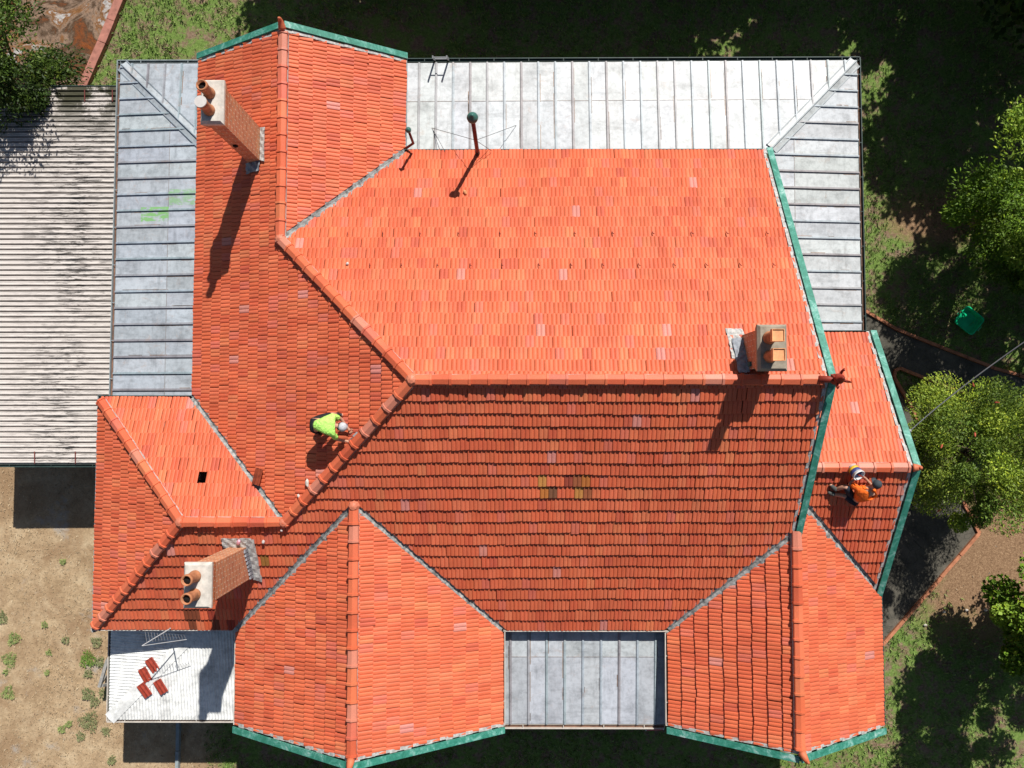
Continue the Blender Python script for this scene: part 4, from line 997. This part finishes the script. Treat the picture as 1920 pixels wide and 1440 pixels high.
tree('bottlebrush_shrub', 12.75, -1.05, 1.95, 1.0, 5.0, 72000, .085, OG, 'olive green bottlebrush shrub with red flowers beside the east gable', 'shrub', clumps=58, long=True, seed=3, red=16, squash=1.05)
tree('leafy_tree', 14.7, 5.9, 2.5, 1.2, 6.0, 46000, .12, BG, 'bright green leafy tree at the right edge above the green tub', clumps=46, long=True, seed=5)
tree('round_tree', 15.05, -6.0, 2.05, 1.2, 5.2, 34000, .11, BG, 'bright green dense tree at the right edge near the bottom corner', clumps=60, seed=9)
tree('fern_leaf_tree', -15.3, 10.5, 2.5, 1.2, 4.9, 30000, .13, DG, 'dark green tree overhanging the carport in the top left corner', clumps=50, long=True, seed=11)
GS = 'trees shading the lawn round the house'
tree('shade_tree', -3.9, 17.0, 3.1, .8, 7.4, 24000, .26, DG, 'tall dense tree north of the house behind the western gable', group=GS, clumps=70, seed=21)
tree('shade_tree', .6, 17.3, 3.3, .7, 7.6, 26000, .26, DG, 'tall dense tree north of the ladder and vent pipe', group=GS, clumps=75, seed=22)
tree('shade_tree', 5.0, 17.5, 3.2, .7, 7.2, 26000, .26, DG, 'tall dense tree north of the middle of the verandah', group=GS, clumps=70, seed=23)
tree('shade_tree', 9.3, 17.6, 3.0, 1.0, 6.8, 13000, .24, DG, 'tall open tree north of the corner of the verandah', group=GS, clumps=40, seed=24)
tree('shade_tree', 16.0, 13.6, 3.2, 1.4, 7.2, 24000, .20, DG, 'tall spreading tree beyond the top right corner of the lawn', group=GS, clumps=60, seed=25)
tree('shade_tree', 14.0, 16.0, 2.5, 1.3, 6.0, 10000, .20, DG, 'smaller tree north of the lawn between the two larger corner trees', group=GS, clumps=36, seed=28)
tree('shade_tree', 17.9, 10.3, 2.2, 1.6, 6.2, 13000, .18, DG, 'tree to the right of the lawn above the bright leafy tree', group=GS, clumps=30, seed=26)

tree('shade_tree', 17.2, 4.6, 2.3, 1.4, 6.6, 16000, .18, DG, 'tree to the right of the green tub, darkening the path', group=GS, clumps=50, seed=27)

def weed(px, py, s, label, n=260, cols=OG):
    p = at(px, py, 0); r = np.random.default_rng(int(px*7+py)); a = r.uniform(0, 6.28, n); rad = s*1.15*r.random(n)**.62*(.75+.35*np.sin(a*3+px)*r.random(n)); P_ = np.stack([rad*np.cos(a), rad*np.sin(a), r.uniform(0, .05, n)], 1)
    dr = np.stack([np.cos(a+r.normal(0, .8, n)), np.sin(a+r.normal(0, .8, n)), r.uniform(.0, .35, n)], 1); sd = np.cross(dr, [0, 0, 1.]); L = r.uniform(.025, .06, (n, 1))
    Q_ = np.stack([P_, P_+dr*L*.5+sd*L*.25, P_+dr*L, P_+dr*L*.5-sd*L*.25], 1).reshape(-1, 3)
    o = quads('weed_clump', Q_, np.array(cols)[r.integers(len(cols), size=n)]*r.uniform(.8, 1.4, (n, 1)), M_GRASS); o.location = (p.x, p.y, 0)
    return tag(o, label, 'weed', 'weeds on the dry dirt')
WC = [(.30, .36, .12), (.24, .30, .10), (.20, .26, .09)]; WD = [(.22, .24, .11), (.26, .27, .13), (.17, .20, .08)]
for (px, py, s, l, c) in [(27, 1197, .20, 'pale green weed clump at the left edge, upper one of three big ones', WC), (18, 1236, .24, 'green weed clump at the left edge, middle one of three big ones', WC), (16, 1299, .21, 'yellow green weed clump at the left edge, lowest of three', WC),
                    (12, 1259, .08, 'tiny weed just below the middle clump at the left edge', WC), (3, 1158, .22, 'olive weed patch touching the left edge of the photo', WD),
                    (166, 1236, .27, 'biggest bright green weed clump left of the white porch', [(.12, .22, .03), (.16, .26, .05)]), (182, 1203, .17, 'leafy dark weed just below the tiled corner', WD), (187, 1240, .16, 'dark weed squeezed between bright clump and porch', WD),
                    (166, 1262, .14, 'dull weed under the biggest bright clump', WD), (165, 1300, .20, 'dull green weed left of the middle of the porch', WD), (178, 1315, .16, 'low olive weed beside the porch lower half', WD), (168, 1352, .30, 'wide dark weed patch beyond the porch corner', WD),
                    (196, 1300, .18, 'dark weed hugging the porch wall', WD), (130, 1357, .10, 'small lone weed on bare dirt', WC), (117, 1367, .11, 'small green weed lowest on the bare dirt', WC), (152, 1380, .14, 'sparse weed near the bottom left of the porch', WD),
                    (124, 1200, .11, 'small dark weed on the grey patch of dirt', WD), (84, 1171, .09, 'tiny pale weed on the grey dirt patch', WC), (92, 1223, .08, 'tiny green weed below the grey dirt patch', WC), (88, 1260, .07, 'tiny weed dot on bare dirt in mid lower left', WC), (119, 1053, .08, 'tiny weed below the carport shadow', WC), (200, 1370, .13, 'weed near the shadow corner of the porch', WD), (210, 1425, .12, 'weed at the bottom beside the dark shadow', WD)]:
    weed(px, py, s, l, int(50+650*s*s*8), c)

# green tub on the lawn
tb = at(1816, 601, .15); e = tag(empty('plastic_tub', (tb.x, tb.y, 0), R(-40)), 'bright green square plastic tub on the shaded lawn', 'tub')
def rrect(h, r, z, n=6):
    out = []
    for k, (sx, sy) in enumerate(((1, 1), (-1, 1), (-1, -1), (1, -1))):
        for i in range(n+1): a = math.pi/2*(k+i/n); out.append((sx*(h-r)+r*math.cos(a), sy*(h-r)*.92+r*math.sin(a), z))
    return out
m = MB(); rings = [rrect(.30, .08, .02), rrect(.345, .10, .19), rrect(.365, .11, .195), rrect(.365, .11, .21), rrect(.335, .10, .21), rrect(.29, .08, .04)]; k = len(rings[0])
m.add([p for r_ in rings for p in r_], [(i*k+j, i*k+(j+1) % k, (i+1)*k+(j+1) % k, (i+1)*k+j) for i in range(5) for j in range(k)]+[tuple(range(5*k, 6*k)), tuple(range(k-1, -1, -1))])
m.build('tub_body', M_TUB, e, False)
m = MB(); m.tube([(-.37, -.08, .20), (-.41, -.08, .19), (-.41, .08, .19), (-.37, .08, .20)], .014, 8); m.build('handle', M_TUB, e, True)
m = MB(); m.tube([(.37, -.08, .20), (.41, -.08, .19), (.41, .08, .19), (.37, .08, .20)], .014, 8); m.build('handle', M_TUB, e, True)

# grey trestle west of the porch, white framed stand south of the verandah
t0 = at(197, 1262, .7); e = tag(empty('timber_trestle', (t0.x, t0.y, 0), R(-12)), 'grey weathered timber trestle half hidden beside the white porch', 'trestle')
m = MB(); m.bar((-.05, -.42, .78), (.0, .42, .78), .09, .08); m.build('beam', M_TIMB, e)
for y in (-.34, .34):
    for s in (-1, 1): m = MB(); m.bar((s*.03-.02, y, .70), (s*.26-.02, y*1.1, 0), .045, .08, (0, 1, 0)); m.build('leg', M_TIMB, e)
s0 = at(1226, 1366, .8); e = tag(empty('folding_chair', (s0.x, s0.y+.12, 0), R(3)), 'white framed chair with red back strip below the southern verandah gutter', 'chair')
wf = plain('white_frame', (.7, .7, .68), .5, .05)
for x in (-.26, .26):
    m = MB(); m.tube([(x*1.25, -.12, 0), (x, -.05, .45), (x, -.12, .9)], .02, 8); m.build('leg', wf, e, True); m = MB(); m.tube([(x*1.25, .42, 0), (x, .36, .45)], .02, 8); m.build('leg', wf, e, True)
m = MB(); m.box(-.25, .25, -.04, .4, .44, .47); m.build('seat', plain('red_slats', (.5, .06, .05), .6, .2), e)
m = MB(); m.box(-.24, .24, -.14, -.10, .68, .9); m.build('backrest', plain('red_strip', (.62, .16, .14), .6, .2), e)
# stones on the mulch
for (px, py, s, l) in [(1812, 1144, .05, 'pale bluish stone on the brown mulch'), (1735, 1172, .05, 'small pale stone in the shrub shadow'), (1770, 1147, .05, 'cream stone at the left of the mulch'), (1848, 1143, .06, 'flat cream stone right of the bluish one on the mulch')]:
    p = at(px, py, .02); lump('stone', (p.x, p.y, .02), (s, s*.8, s*.6), M_CEM, l, 'stone')
